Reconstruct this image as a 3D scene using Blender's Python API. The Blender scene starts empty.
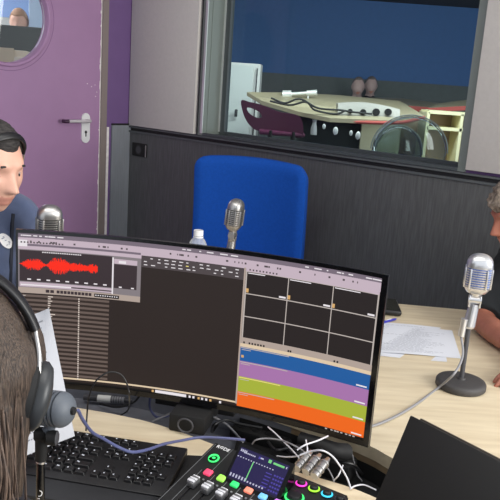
import bpy, bmesh, math, random
import numpy as np
from mathutils import Vector, Matrix, Euler, noise
from mathutils.bvhtree import BVHTree
random.seed(7)
PI = math.pi
scn = bpy.context.scene
col = scn.collection
DS = 0.74                                   # desk top height

# ------------------------------------------------------------------ camera
FPX = 720.0; PITCH = math.radians(13.1); ROLL = math.radians(4.0)
CAM = Vector((0, 0, 1.52))
R0 = Vector((1, 0, 0)); FW = Vector((0, math.cos(PITCH), -math.sin(PITCH))); U0 = Vector((0, math.sin(PITCH), math.cos(PITCH)))
RT = R0 * math.cos(ROLL) + U0 * math.sin(ROLL)
UP = U0 * math.cos(ROLL) - R0 * math.sin(ROLL)
cd = bpy.data.cameras.new('camera'); cam = bpy.data.objects.new('camera', cd); col.objects.link(cam)
cam.matrix_world = Matrix(((RT.x, UP.x, -FW.x, CAM.x), (RT.y, UP.y, -FW.y, CAM.y), (RT.z, UP.z, -FW.z, CAM.z), (0, 0, 0, 1)))
cd.sensor_fit = 'HORIZONTAL'; cd.sensor_width = 36; cd.lens = 36 * FPX / 500; cd.clip_start = 0.05
scn.camera = cam
def ray(x, y): return FW + RT * ((x - 250) / FPX) + UP * ((250 - y) / FPX)
def at(x, y, Y):                             # point of the place seen at a pixel, at distance Y
    d = ray(x, y); return CAM + d * (Y / d.y)
def atz(x, y, z):
    d = ray(x, y); return CAM + d * ((z - CAM.z) / d.z)

# ------------------------------------------------------------------ materials
def lin(c):
    return tuple(((v / 255) / 12.92 if v / 255 <= .04045 else ((v / 255 + .055) / 1.055) ** 2.4) for v in c[:3]) + (1,)
MATS = {}
def M(name, c, rough=.6, metal=0, spec=.5, var=.0, scale=20, stretch=(1, 1, 1), bump=0, bscale=200, bstretch=None, sheen=0, emit=None, estr=1, c2=None, coat=0):
    if name in MATS: return MATS[name]
    m = bpy.data.materials.new(name); m.use_nodes = True; MATS[name] = m
    nt = m.node_tree; b = nt.nodes['Principled BSDF']
    b.inputs['Base Color'].default_value = lin(c); b.inputs['Roughness'].default_value = rough
    b.inputs['Metallic'].default_value = metal; b.inputs['Specular IOR Level'].default_value = spec
    if sheen: b.inputs['Sheen Weight'].default_value = sheen
    if coat: b.inputs['Coat Weight'].default_value = coat
    if emit:
        b.inputs['Emission Color'].default_value = lin(emit); b.inputs['Emission Strength'].default_value = estr
    tc = nt.nodes.new('ShaderNodeTexCoord')
    def noise_tex(sc, st, detail=5):
        mp = nt.nodes.new('ShaderNodeMapping'); mp.inputs['Scale'].default_value = st
        nt.links.new(tc.outputs['Object'], mp.inputs['Vector'])
        n = nt.nodes.new('ShaderNodeTexNoise'); n.inputs['Scale'].default_value = sc; n.inputs['Detail'].default_value = detail
        nt.links.new(mp.outputs['Vector'], n.inputs['Vector']); return n
    if var or c2:
        n = noise_tex(scale, stretch)
        rp = nt.nodes.new('ShaderNodeValToRGB')
        a = lin(c); 
        if c2: lo, hi = lin(c2), a
        else:
            lo = tuple(v * (1 - var) for v in a[:3]) + (1,); hi = tuple(min(1, v * (1 + var)) for v in a[:3]) + (1,)
        rp.color_ramp.elements[0].color = lo; rp.color_ramp.elements[1].color = hi
        rp.color_ramp.elements[0].position = .35; rp.color_ramp.elements[1].position = .65
        nt.links.new(n.outputs['Fac'], rp.inputs['Fac']); nt.links.new(rp.outputs['Color'], b.inputs['Base Color'])
    if bump:
        n = noise_tex(bscale, bstretch or stretch, 3)
        bp = nt.nodes.new('ShaderNodeBump'); bp.inputs['Strength'].default_value = bump; bp.inputs['Distance'].default_value = .003
        nt.links.new(n.outputs['Fac'], bp.inputs['Height']); nt.links.new(bp.outputs['Normal'], b.inputs['Normal'])
    return m
def glass(name, tint, milk=0, ior=1.5, rough=.0):
    m = bpy.data.materials.new(name); m.use_nodes = True; nt = m.node_tree
    for n in list(nt.nodes): nt.nodes.remove(n)
    out = nt.nodes.new('ShaderNodeOutputMaterial'); mx = nt.nodes.new('ShaderNodeMixShader')
    t = nt.nodes.new('ShaderNodeBsdfTransparent'); t.inputs['Color'].default_value = tint + (1,)
    g = nt.nodes.new('ShaderNodeBsdfGlossy'); g.inputs['Roughness'].default_value = rough
    f = nt.nodes.new('ShaderNodeFresnel'); f.inputs['IOR'].default_value = ior
    nt.links.new(f.outputs[0], mx.inputs[0]); nt.links.new(t.outputs[0], mx.inputs[1]); nt.links.new(g.outputs[0], mx.inputs[2])
    if milk:
        m2 = nt.nodes.new('ShaderNodeMixShader'); m2.inputs[0].default_value = milk; df = nt.nodes.new('ShaderNodeBsdfDiffuse'); df.inputs['Color'].default_value = (.85, .88, .9, 1)
        nt.links.new(mx.outputs[0], m2.inputs[1]); nt.links.new(df.outputs[0], m2.inputs[2]); mx = m2
    nt.links.new(mx.outputs[0], out.inputs['Surface']); return m

WOOD = M('pale_wood', (226, 211, 181), .42, c2=(211, 194, 163), scale=5, stretch=(1.1, 9, 9), bump=.04, bscale=40)
WOODEDGE = M('wood_edge', (150, 128, 98), .5, var=.1, scale=30)
CHAR = M('charcoal_laminate', (86, 87, 88), .5, var=.16, scale=14, stretch=(9, 9, .7), bump=.25, bscale=60)
GREYD = M('grey_dado', (132, 136, 142), .5, var=.06, scale=14, stretch=(9, 9, .7))
BLACKT = M('black_trim', (26, 25, 27), .5)
LEDGE = M('grey_ledge', (84, 88, 90), .45)
PANEL = M('acoustic_panel', (208, 203, 197), .85, var=.02, scale=60, bump=.05, bscale=900)
PURPLE = M('purple_paint', (112, 84, 134), .6, var=.03, scale=10)
MAUVE = M('mauve_door_paint', (168, 130, 168), .45, var=.03, scale=5, bump=.02)
CHIP = M('chipped_primer', (240, 234, 230), .7, var=.08, scale=40)
JAMB = M('jamb_taupe', (136, 124, 120), .5)
ALU = M('window_aluminium', (132, 140, 134), .35, metal=.35)
ALUD = M('window_frame_dark', (84, 90, 92), .4, metal=.3)
ALUB = M('highlight_aluminium', (220, 224, 220), .3, metal=.6)
CHROME = M('brushed_chrome', (222, 222, 224), .28, metal=.85)
SATIN = M('satin_silver', (186, 184, 182), .34, metal=.9)
WHITEP = M('white_plastic', (236, 236, 236), .35)
WHITE = M('white_paint', (232, 232, 228), .6)
PAPER = M('white_paper', (220, 223, 230), .85)
INK = M('grey_ink', (170, 174, 182), .9)
INKD = M('dark_ink', (120, 122, 130), .9)
BLK = M('black_plastic', (24, 24, 26), .42)
BLKM = M('matte_black', (18, 18, 19), .7)
BLKG = M('gloss_black', (12, 12, 14), .15)
DKGREY = M('dark_grey_metal', (68, 68, 72), .55, bump=.1, bscale=900)
POD = M('podcast_mic_grey', (94, 100, 108), .5, bump=.15, bscale=1200)
BLUEF = M('blue_upholstery', (22, 80, 174), .9, var=.06, scale=90, bump=.12, bscale=1500, spec=.2)
HOOD = M('slate_blue_fabric', (76, 88, 118), .9, var=.12, scale=14, bump=.5, bscale=16, sheen=.2)
TEE = M('black_tee_fabric', (30, 33, 36), .95, var=.1, scale=20, bump=.3, bscale=30)
SKINL = M('fair_skin', (222, 172, 150), .5, var=.05, scale=25, bump=.05, bscale=300)
SKINR = M('tanned_skin', (164, 104, 84), .5, var=.08, scale=30, bump=.08, bscale=300)
LIP = M('lip_skin', (200, 140, 124), .45)
EYEW = M('eye_white', (186, 168, 160), .3)
EYED = M('eye_dark', (40, 32, 28), .3)
HAIRD = M('dark_greying_hair', (66, 62, 60), .7, c2=(28, 25, 25), scale=60, stretch=(1, 1, 6), bump=.8, bscale=150)
HAIRG = M('curly_grey_hair', (150, 136, 122), .8, c2=(84, 74, 66), scale=70, bump=.9, bscale=160)
HAIRB = M('dark_brown_hair', (96, 80, 68), .45, c2=(34, 27, 24), scale=90, stretch=(7, 7, .5), bump=.8, bscale=120, bstretch=(6, 6, .4))
HAIRS = M('brown_hair_strand', (108, 88, 74), .5, c2=(58, 46, 40), scale=60, stretch=(4, 4, 1))
JEAN = M('dark_denim', (44, 50, 66), .9, var=.1)
CABG = M('grey_cable', (138, 138, 142), .45)
CABB = M('black_cable', (20, 20, 22), .45)
CABU = M('slate_blue_cable', (88, 94, 136), .4)
CABW = M('white_cable', (214, 214, 220), .4)
CARPET = M('grey_carpet', (92, 92, 96), .95, var=.1, scale=80)
CEIL = M('ceiling_tile', (225, 225, 222), .9)
FBLUE = M('blue_wall_paint', (66, 104, 158), .7, var=.03)
FGREY = M('far_room_grey_dado', (92, 98, 98), .7, var=.05)
CHANNEL = M('channel_grey', (122, 124, 132), .6, var=.1, scale=30)
FCEIL = M('far_room_dark_ceiling', (70, 68, 64), .8)
WINE = M('wine_plastic', (86, 36, 62), .4)
FWOOD = M('far_table_beige', (158, 148, 122), .5, var=.04)
FRED = M('table_edge_red', (186, 84, 76), .5)
CREAM = M('cream_laminate', (232, 224, 182), .6)
CREAMD = M('shelf_back_brown', (170, 146, 118), .7)
PET = glass('clear_bottle', (.95, .97, .99), milk=.28, ior=1.15, rough=.3)
GLS = glass('window_glass', (.80, .86, .87), ior=1.2)
GLS2 = glass('porthole_glass', (.95, .97, .98), ior=1.4)
ACR = glass('smoky_acrylic', (.72, .78, .77), ior=1.6, rough=.05)

# ------------------------------------------------------------------ object helpers
def wm(o):
    m = Matrix.Translation(o.location) @ o.rotation_euler.to_matrix().to_4x4()
    return (wm(o.parent) @ m) if o.parent else m
def setp(o, label=None, cat=None, group=None, kind=None):
    if label: o['label'] = label
    if cat: o['category'] = cat
    if group: o['group'] = group
    if kind: o['kind'] = kind
    return o
def obj(name, bm, mats, parent=None, smooth=True, label=None, ang=40):
    """links a bmesh given in world coordinates as ONE object (under parent)"""
    if parent is not None: bm.transform(wm(parent).inverted())
    me = bpy.data.meshes.new(name); bm.normal_update(); bm.to_mesh(me); bm.free()
    if not isinstance(mats, (list, tuple)): mats = [mats]
    for m in mats: me.materials.append(m)
    if smooth:
        me.polygons.foreach_set('use_smooth', [True] * len(me.polygons))
        try: me.set_sharp_from_angle(angle=math.radians(ang))
        except Exception: pass
    o = bpy.data.objects.new(name, me); col.objects.link(o)
    if parent is not None: o.parent = parent
    if label: o['label'] = label
    return o
def root(name, loc, rz, label, cat, group=None):
    o = bpy.data.objects.new(name, None); col.objects.link(o); o.location = loc; o.rotation_euler = (0, 0, rz)
    o.empty_display_size = .05
    return setp(o, label, cat, group)
def struct(name, bm, mats, parent=None, smooth=False):
    o = obj(name, bm, mats, parent, smooth)
    if parent is None: o['kind'] = 'structure'
    return o
def copy_tree(o, parent=None):
    c = o.copy(); col.objects.link(c); c.parent = parent
    for ch in list(o.children): copy_tree(ch, c)
    return c
def nb(): return bmesh.new()
def frame_from(z, x=None):
    z = Vector(z).normalized()
    if x is None: x = Vector((0, 0, 1)) if abs(z.z) < .9 else Vector((1, 0, 0))
    y = z.cross(x).normalized(); x = y.cross(z).normalized()
    return Matrix((x, y, z)).transposed().to_4x4()
def box(bm, c, s, R=None, bev=0, mi=0, seg=2):
    t = bmesh.ops.create_cube(bm, size=1)
    vs = t['verts']
    for v in vs: v.co = Vector((v.co.x * s[0], v.co.y * s[1], v.co.z * s[2]))
    fs = list({f for v in vs for f in v.link_faces})
    for f in fs: f.material_index = mi
    if bev:
        es = list({e for v in vs for e in v.link_edges})
        r = bmesh.ops.bevel(bm, geom=es, offset=bev, segments=seg, affect='EDGES', profile=.5)
        vs = list({v for f in r['faces'] for v in f.verts} | {v for v in vs if v.is_valid})
        for f in {f for v in vs for f in v.link_faces}: f.material_index = mi
    Mx = Matrix.Translation(Vector(c)) @ ((R.to_4x4() if R is not None else Matrix()))
    bmesh.ops.transform(bm, matrix=Mx, verts=vs)
    return vs
def cyl(bm, p0, p1, r0, r1=None, n=24, mi=0, cap=True):
    p0, p1 = Vector(p0), Vector(p1); r1 = r0 if r1 is None else r1
    d = p1 - p0
    t = bmesh.ops.create_cone(bm, cap_ends=cap, cap_tris=False, segments=n, radius1=r0, radius2=max(r1, 1e-5), depth=d.length)
    bmesh.ops.transform(bm, matrix=Matrix.Translation((p0 + p1) / 2) @ frame_from(d), verts=t['verts'])
    for f in {f for v in t['verts'] for f in v.link_faces}: f.material_index = mi
def sph(bm, c, r, n=20, sc=(1, 1, 1), R=None, mi=0):
    t = bmesh.ops.create_uvsphere(bm, u_segments=n, v_segments=max(8, n * 2 // 3), radius=1)
    Mx = Matrix.Translation(Vector(c)) @ (R.to_4x4() if R is not None else Matrix()) @ Matrix.Diagonal((r * sc[0], r * sc[1], r * sc[2], 1))
    bmesh.ops.transform(bm, matrix=Mx, verts=t['verts'])
    for f in {f for v in t['verts'] for f in v.link_faces}: f.material_index = mi
def lathe(bm, prof, c=(0, 0, 0), axis=(0, 0, 1), n=32, mi=0, sx=1, xdir=None):
    """prof: (radius, height) list"""
    Mx = Matrix.Translation(Vector(c)) @ frame_from(axis, xdir)
    rings = []
    for r, h in prof:
        if r < 1e-5: rings.append([bm.verts.new(Mx @ Vector((0, 0, h)))])
        else: rings.append([bm.verts.new(Mx @ Vector((r * sx * math.cos(2 * PI * k / n), r * math.sin(2 * PI * k / n), h))) for k in range(n)])
    for a, b in zip(rings, rings[1:]):
        for k in range(n):
            k2 = (k + 1) % n
            if len(a) == 1 and len(b) == 1: continue
            if len(a) == 1: q = (a[0], b[k], b[k2])
            elif len(b) == 1: q = (a[k], b[0], a[k2])
            else: q = (a[k], b[k], b[k2], a[k2])
            try: f = bm.faces.new(q); f.material_index = mi
            except ValueError: pass
    for rg in (rings[0], rings[-1]):
        if len(rg) > 1:
            f = bm.faces.new(rg); f.material_index = mi
    bmesh.ops.recalc_face_normals(bm, faces=bm.faces[:])
def crom(pts, per=8, closed=False):
    P = [Vector(p) for p in pts]; out = []
    n = len(P)
    for i in range(n if closed else n - 1):
        p0 = P[i - 1] if (i > 0 or closed) else P[0] * 2 - P[1]
        p1 = P[i]; p2 = P[(i + 1) % n]
        p3 = P[(i + 2) % n] if (i + 2 < n or closed) else P[-1] * 2 - P[-2]
        for k in range(per):
            t = k / per
            out.append(.5 * ((2 * p1) + (p2 - p0) * t + (2 * p0 - 5 * p1 + 4 * p2 - p3) * t * t + (3 * p1 - p0 - 3 * p2 + p3) * t ** 3))
    if not closed: out.append(P[-1])
    return out
def tube(bm, pts, r, n=10, mi=0, smooth=True, per=8, flat=1.0, closed=False, rend=None):
    P = crom(pts, per, closed) if smooth else [Vector(p) for p in pts]
    rings = []; x = None; L = len(P)
    for i, p in enumerate(P):
        t = (P[(i + 1) % L] - P[i - 1]) if closed else (P[min(i + 1, L - 1)] - P[max(i - 1, 0)])
        if t.length < 1e-8: t = Vector((0, 0, 1))
        t.normalize()
        if x is None: x = (Vector((0, 0, 1)) if abs(t.z) < .9 else Vector((1, 0, 0)))
        x = (x - t * x.dot(t)).normalized(); y = t.cross(x)
        rr = r if rend is None else r + (rend - r) * i / (L - 1)
        rings.append([bm.verts.new(p + x * (rr * math.cos(2 * PI * k / n)) + y * (rr * flat * math.sin(2 * PI * k / n))) for k in range(n)])
    m = L if closed else L - 1
    for i in range(m):
        a, b = rings[i], rings[(i + 1) % L]
        for k in range(n):
            f = bm.faces.new((a[k], a[(k + 1) % n], b[(k + 1) % n], b[k])); f.material_index = mi
    if not closed:
        for rg, rev in ((rings[0], True), (rings[-1], False)):
            f = bm.faces.new(rg[::-1] if rev else rg); f.material_index = mi
def prism(bm, poly, z0, z1, Mx=None, mi=0):
    Mx = Mx or Matrix()
    a = [bm.verts.new(Mx @ Vector((x, y, z0))) for x, y in poly]; b = [bm.verts.new(Mx @ Vector((x, y, z1))) for x, y in poly]
    fs = [bm.faces.new(a[::-1]), bm.faces.new(b)]
    n = len(poly)
    for i in range(n): fs.append(bm.faces.new((a[i], a[(i + 1) % n], b[(i + 1) % n], b[i])))
    for f in fs: f.material_index = mi
    bmesh.ops.recalc_face_normals(bm, faces=fs)
    return fs
def quad(bm, a, b, c, d, mi=0):
    f = bm.faces.new([bm.verts.new(Vector(p)) for p in (a, b, c, d)]); f.material_index = mi; return f
def Rz(a): return Matrix.Rotation(a, 3, 'Z')
def Rx(a): return Matrix.Rotation(a, 3, 'X')
def Ry(a): return Matrix.Rotation(a, 3, 'Y')

def fuse(bm, voxel=.005, smooth=6):
    """joins overlapping closed shapes into one continuous skin"""
    me = bpy.data.meshes.new('tmp'); bm.to_mesh(me); bm.free()
    o = bpy.data.objects.new('tmp', me); col.objects.link(o)
    r = o.modifiers.new('r', 'REMESH'); r.mode = 'VOXEL'; r.voxel_size = voxel
    if smooth:
        s = o.modifiers.new('s', 'SMOOTH'); s.factor = .5; s.iterations = smooth
    dg = bpy.context.evaluated_depsgraph_get(); dg.update()
    ev = o.evaluated_get(dg); m2 = bpy.data.meshes.new_from_object(ev)
    out = bmesh.new(); out.from_mesh(m2)
    bpy.data.objects.remove(o); bpy.data.meshes.remove(me); bpy.data.meshes.remove(m2)
    return out
def cap(bm, p0, p1, r0, r1, n=18):
    cyl(bm, p0, p1, r0, r1, n); sph(bm, p0, r0, n); sph(bm, p1, r1, n)

# ------------------------------------------------------------------ the room
C0 = Vector((-.785, 4.5, 0)); W = Vector((.7641, -.6451, 0)).normalized(); D = Vector((-.645, -.7642, 0)).normalized()
NW = Vector((W.y, -W.x, 0)); ND = Vector((-D.y, D.x, 0))            # towards the room
def wl(s, o, z): return C0 + W * s + NW * o + Vector((0, 0, z))    # back wall: along, out of wall, up
def dl(s, o, z): return C0 + D * s + ND * o + Vector((0, 0, z))    # door wall
MWX = Matrix((W, NW, Vector((0, 0, 1)))).transposed()
MDX = Matrix((D, ND, Vector((0, 0, 1)))).transposed()
def wbox(bm, s0, s1, o0, o1, z0, z1, mi=0, bev=0, door=False):
    f, R = (dl, MDX) if door else (wl, MWX)
    box(bm, f((s0 + s1) / 2, (o0 + o1) / 2, (z0 + z1) / 2), (abs(s1 - s0), abs(o1 - o0), abs(z1 - z0)), R, bev, mi)
HR = 2.8
b = nb(); prism(b, [(-4.5, -1.5), (4.5, -1.5), (4.5, 1.0), tuple(wl(5, 0, 0).xy), tuple(C0.xy), tuple(dl(6.5, 0, 0).xy)], -.05, 0)
struct('floor', b, CARPET)
b = nb(); prism(b, [(-4.5, -.6), (1.2, -.6), tuple(wl(3.4, 0, 0).xy), tuple(C0.xy), tuple(dl(6.0, 0, 0).xy)], HR, HR + .05)
struct('ceiling', b, CEIL)
# back wall: solid core with the window opening, then dado and panels as faces of it
WS0, WS1, WZ0, WZ1 = .585, 2.2, 1.21, 2.15
b = nb()
wbox(b, -.2, WS0, -.16, 0, 0, HR); wbox(b, WS1, 3.6, -.16, 0, 0, HR)
wbox(b, WS0, WS1, -.16, 0, 0, WZ0); wbox(b, WS0, WS1, -.16, 0, WZ1, HR)
struct('wall_back', b, PURPLE)
b = nb(); wbox(b, .0, 3.6, 0, .02, .1, 1.18); struct('trim_1', b, CHAR)                       # dado boarding
b = nb(); wbox(b, .0, 3.6, 0, .014, 1.18, 1.2); struct('trim_2', b, BLACKT)                   # shadow gap above it
b = nb(); wbox(b, .0, 3.6, 0, .03, 1.172, 1.182); wbox(b, .0, 3.6, 0, .03, 1.2, 1.208); struct('trim_3', b, LEDGE)
b = nb(); wbox(b, .006, .572, 0, .03, 1.212, 2.55, bev=.003); setp(obj('acoustic_panel', b, PANEL), 'grey-beige wall panel between the purple wall corner and the window', 'wall panel', 'pale panels beside the window')
b = nb(); wbox(b, 2.207, 3.5, 0, .03, 1.222, 2.55, bev=.003); setp(obj('acoustic_panel', b, PANEL), 'off-white wall panel right of the window, above the right-hand microphone', 'wall panel', 'pale panels beside the window')
b = nb(); wbox(b, .0, 3.6, 0, .012, 0, .1); struct('baseboard_back', b, BLACKT)
# studio window
wr = root('window_1', wl(1.39, 0, WZ0), 0, None, None); wr['kind'] = 'structure'
b = nb()
wbox(b, WS0, .627, -.02, .012, WZ0, WZ1); wbox(b, 2.165, WS1, -.02, .012, WZ0, WZ1)
wbox(b, .627, 2.165, -.02, .012, WZ1 - .04, WZ1); wbox(b, .627, 2.165, -.02, .012, WZ0, WZ0 + .014, mi=1)
wbox(b, WS0, .588, 0, .016, WZ0, WZ1, mi=2)
obj('window_frame', b, [ALU, ALUD, BLACKT], wr, False)
b = nb(); wbox(b, .612, .628, .012, .018, WZ0 + .012, WZ1 - .02); wbox(b, .630, .636, -.128, -.112, WZ0 + .02, WZ1 - .02)  # pale metal puts the frame's highlight lines into colour
obj('highlight_bead', b, ALUB, wr, False, label='pale bead drawing the highlight on the aluminium frame')
b = nb()
wbox(b, .600, .630, -.155, -.02, WZ0, WZ1); wbox(b, 2.165, 2.19, -.155, -.02, WZ0, WZ1); wbox(b, .63, 2.165, -.155, -.02, WZ0 - .0, WZ0 + .006, mi=1); wbox(b, .6, 2.19, -.155, -.02, WZ1 - .02, WZ1)
obj('window_reveal', b, [ALU, ALUD], wr, False)
b = nb()
wbox(b, .636, .668, -.15, -.12, WZ0 + .006, WZ1 - .02); wbox(b, 2.128, 2.165, -.15, -.12, WZ0 + .006, WZ1 - .02)
wbox(b, .668, 2.128, -.15, -.12, WZ0 + .006, WZ0 + .024); wbox(b, .668, 2.128, -.15, -.12, WZ1 - .06, WZ1 - .02)
obj('inner_frame', b, [ALUD], wr, False)
b = nb(); wbox(b, .66, 2.14, -.139, -.133, WZ0 + .015, WZ1 - .03); obj('glass_pane', b, GLS, wr, False)
# socket
b = nb(); wbox(b, .046, .178, .02, .03, 1.032, 1.112, bev=.004); sr = setp(obj('wall_socket', b, BLKM), 'black square wall socket on the charcoal boarding beside the corner', 'socket')
b = nb(); cyl(b, wl(.108, .0295, 1.072), wl(.108, .031, 1.072), .030, n=32); cyl(b, wl(.108, .031, 1.072), wl(.108, .0315, 1.072), .022, n=32, mi=1); obj('socket_ring', b, [BLK, DKGREY], sr)
b = nb(); wbox(b, .17, .178, .0295, .031, 1.034, 1.105); obj('plate_edge', b, SATIN, sr, False)

# door wall: opening s .225 .. 1.20
DS0, DS1, DZ1 = .215, 1.24, 2.2
b = nb(); wbox(b, -.0, .16, -.15, 0, 0, HR, door=True); wbox(b, 1.30, 6.5, -.15, 0, 0, HR, door=True); wbox(b, .16, 1.30, -.15, 0, DZ1 + .05, HR, door=True)
struct('wall_left', b, PURPLE)
b = nb(); wbox(b, .0, .158, 0, .012, 0, 1.212, door=True); wbox(b, 1.302, 6.5, 0, .012, 0, 1.212, door=True); struct('trim_4', b, GREYD)
b = nb(); wbox(b, .0, .158, 0, .014, 1.212, 1.222, door=True); struct('trim_5', b, BLACKT)
b = nb(); wbox(b, .196, .238, -.1, .006, 0, DZ1, door=True); wbox(b, 1.218, 1.26, -.1, .02, 0, DZ1, door=True); wbox(b, .196, 1.26, -.1, .02, DZ1, DZ1 + .04, door=True)
wbox(b, .16, .198, -.12, .004, 0, DZ1 + .05, mi=1, door=True); wbox(b, 1.258, 1.30, -.12, .004, 0, DZ1 + .05, mi=1, door=True)
wbox(b, .178, .194, .004, .0075, 0, 1.2, mi=2, door=True)
struct('trim_6', b, [JAMB, PURPLE, CHIP])
# door leaf with round hole
dr = root('door_1', dl(.72, -.02, 0), 0, None, None); dr['kind'] = 'structure'
CS, CZ, CR = .838, 1.77, .246
def ringface(bm, o, s0, s1, z0, z1, cs, cz, r, n=96, flip=False):
    ang = sorted([2 * PI * k / n for k in range(n)] + [math.atan2(z - cz, s - cs) % (2 * PI) for s in (s0, s1) for z in (z0, z1)])
    inn, outt = [], []
    for a in ang:
        ca, sa = math.cos(a), math.sin(a); t = 1e9
        if ca > 1e-6: t = min(t, (s1 - cs) / ca)
        if ca < -1e-6: t = min(t, (s0 - cs) / ca)
        if sa > 1e-6: t = min(t, (z1 - cz) / sa)
        if sa < -1e-6: t = min(t, (z0 - cz) / sa)
        inn.append(bm.verts.new(dl(cs + r * ca, o, cz + r * sa))); outt.append(bm.verts.new(dl(cs + t * ca, o, cz + t * sa)))
    L = len(ang)
    for i in range(L):
        j = (i + 1) % L; q = [inn[i], outt[i], outt[j], inn[j]]
        try: bm.faces.new(q[::-1] if flip else q)
        except ValueError: pass
    return inn, outt
b = nb(); i1, o1 = ringface(b, -.005, .243, 1.215, .01, DZ1 - .005, CS, CZ, CR); i2, o2 = ringface(b, -.05, .243, 1.215, .01, DZ1 - .005, CS, CZ, CR, flip=True)
for A, B in ((i1, i2), (o2, o1)):
    for i in range(len(A)):
        j = (i + 1) % len(A)
        try: b.faces.new((A[i], B[i], B[j], A[j]))
        except ValueError: pass
bmesh.ops.remove_doubles(b, verts=b.verts[:], dist=1e-5); bmesh.ops.recalc_face_normals(b, faces=b.faces[:])
obj('door_leaf', b, MAUVE, dr, False)
b = nb(); wbox(b, .2385, .2425, -.05, -.003, .01, DZ1 - .005, door=True)
for k in range(26):
    z = random.uniform(.5, 2.1); wbox(b, .2425, .2425 + random.uniform(.001, .006), -.0052, -.0042, z, z + random.uniform(.004, .03), door=True)
for s, z in ((.33, 1.445), (.30, 1.43), (.275, 1.44), (.262, 1.40), (.27, 1.375), (.62, 1.99), (.60, 1.93)): wbox(b, s, s + .006, -.005, -.0044, z, z + .004, door=True)
obj('chipped_edge', b, CHIP, dr, False, label='pale chipped paint edge')
b = nb()
lathe(b, [(CR - .010, -.05), (CR - .010, 0), (CR - .005, .006), (CR + .006, .007), (CR + .011, .003), (CR + .011, -.004)], dl(CS, 0, CZ), ND, 96)
bmesh.ops.delete(b, geom=[f for f in b.faces if len(f.verts) > 8], context='FACES')
obj('porthole_ring', b, MAUVE, dr)
b = nb()
for k in range(96):
    a0, a1 = 2 * PI * k / 96, 2 * PI * (k + 1) / 96
    r0, r1 = CR + .030, CR + .033
    quad(b, dl(CS + r0 * math.cos(a0), -.0045, CZ + r0 * math.sin(a0)), dl(CS + r1 * math.cos(a0), -.0045, CZ + r1 * math.sin(a0)), dl(CS + r1 * math.cos(a1), -.0045, CZ + r1 * math.sin(a1)), dl(CS + r0 * math.cos(a1), -.0045, CZ + r0 * math.sin(a1)))
obj('scored_circle', b, M('mauve_scored_line', (124, 90, 128), .6), dr, False)
b = nb(); cyl(b, dl(CS, -.03, CZ), dl(CS, -.026, CZ), CR - .014, n=64); obj('glass_pane', b, GLS2, dr, False)
hr = None
b = nb()
pl = [(.032 * math.cos(a) * .9, (.056 if math.sin(a) > 0 else -.056) + .03 * math.sin(a)) for a in [2 * PI * k / 32 for k in range(32)]]
prism(b, pl, 0, .008, Matrix.Translation(dl(.344, -.004, 1.194)) @ Matrix((D, Vector((0, 0, 1)), ND)).transposed().to_4x4())
hp = obj('handle_plate', b, WHITEP, dr, ang=60)
b = nb(); cyl(b, dl(.344, .004, 1.237), dl(.344, .045, 1.237), .010); tube(b, [dl(.344, .045, 1.237), dl(.36, .05, 1.237), dl(.40, .05, 1.237), dl(.46, .05, 1.237), dl(.50, .05, 1.236)], .0095, 14)
obj('lever_handle', b, M('lever_silver', (212, 206, 210), .35, metal=.25), hp)
b = nb(); tube(b, [dl(.495, .05, 1.236), dl(.515, .047, 1.236), dl(.522, .03, 1.236)], .0105, 14); obj('lever_tip', b, M('dark_plum_grip', (60, 30, 58), .4), hp)
b = nb(); cyl(b, dl(.344, .0035, 1.171), dl(.344, .0048, 1.171), .0085, n=20); wbox(b, .340, .348, .0035, .0048, 1.145, 1.17, door=True); obj('keyhole', b, BLKM, hp)

# ------------------------------------------------------------------ room behind the door
b = nb(); wbox(b, -3, 6, -4.6, -4.5, 0, 2.8, door=True); struct('wall_office', b, WHITE)
b = nb(); wbox(b, -1.8, 6, -4.5, -.15, -.05, 0, door=True); struct('floor_office', b, CARPET)
b = nb(); P = at(8, -10, 7.0); box(b, at(10, -6, 7.0), (.6, .03, .42), Rz(.25)); setp(obj('roller_blind', b, M('pale_blue_blind', (150, 180, 235), .8)), 'pale blue blind at the top of the round door window view', 'blind')
b = nb(); box(b, at(39, 14, 6.6), (.17, .04, .62), Rz(.25), .01); setp(obj('partition_panel', b, M('ice_blue_panel', (200, 222, 246), .7)), 'ice-blue upright panel at the right edge of the round door window view', 'panel')
b = nb(); box(b, at(10, 42, 5.6) + Vector((0, 0, -.02)), (.50, .06, .28), Rz(.22), .012); box(b, at(10, 42, 5.6) + Vector((0, .1, -.9)), (.5, .06, 1.5), Rz(.22)); setp(obj('office_screen_divider', b, M('dark_olive_grey', (70, 74, 70), .8)), 'dark grey divider seen through the round door window, in front of the seated person', 'divider')
b = nb(); p = at(8, 53, 5.0); box(b, (p.x, p.y, p.z * .5 + .02), (.27, .3, p.z), Rz(.22), .006); box(b, (p.x + .02, p.y - .16, p.z - .04), (.14, .01, .14), Rz(.22), 0, 1); setp(obj('storage_cabinet', b, [M('cream_cabinet', (226, 214, 186), .6), M('cream_door', (214, 202, 166), .6)]), 'cream cabinet low in the round door window view', 'cabinet')
b = nb(); p = at(33, 58, 4.9); box(b, (p.x, p.y, p.z * .5), (.22, .2, p.z), Rz(.22), .01); setp(obj('side_counter', b, M('ivory_counter', (224, 214, 190), .6)), 'ivory counter end at the lower right of the round door window view', 'counter')

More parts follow.
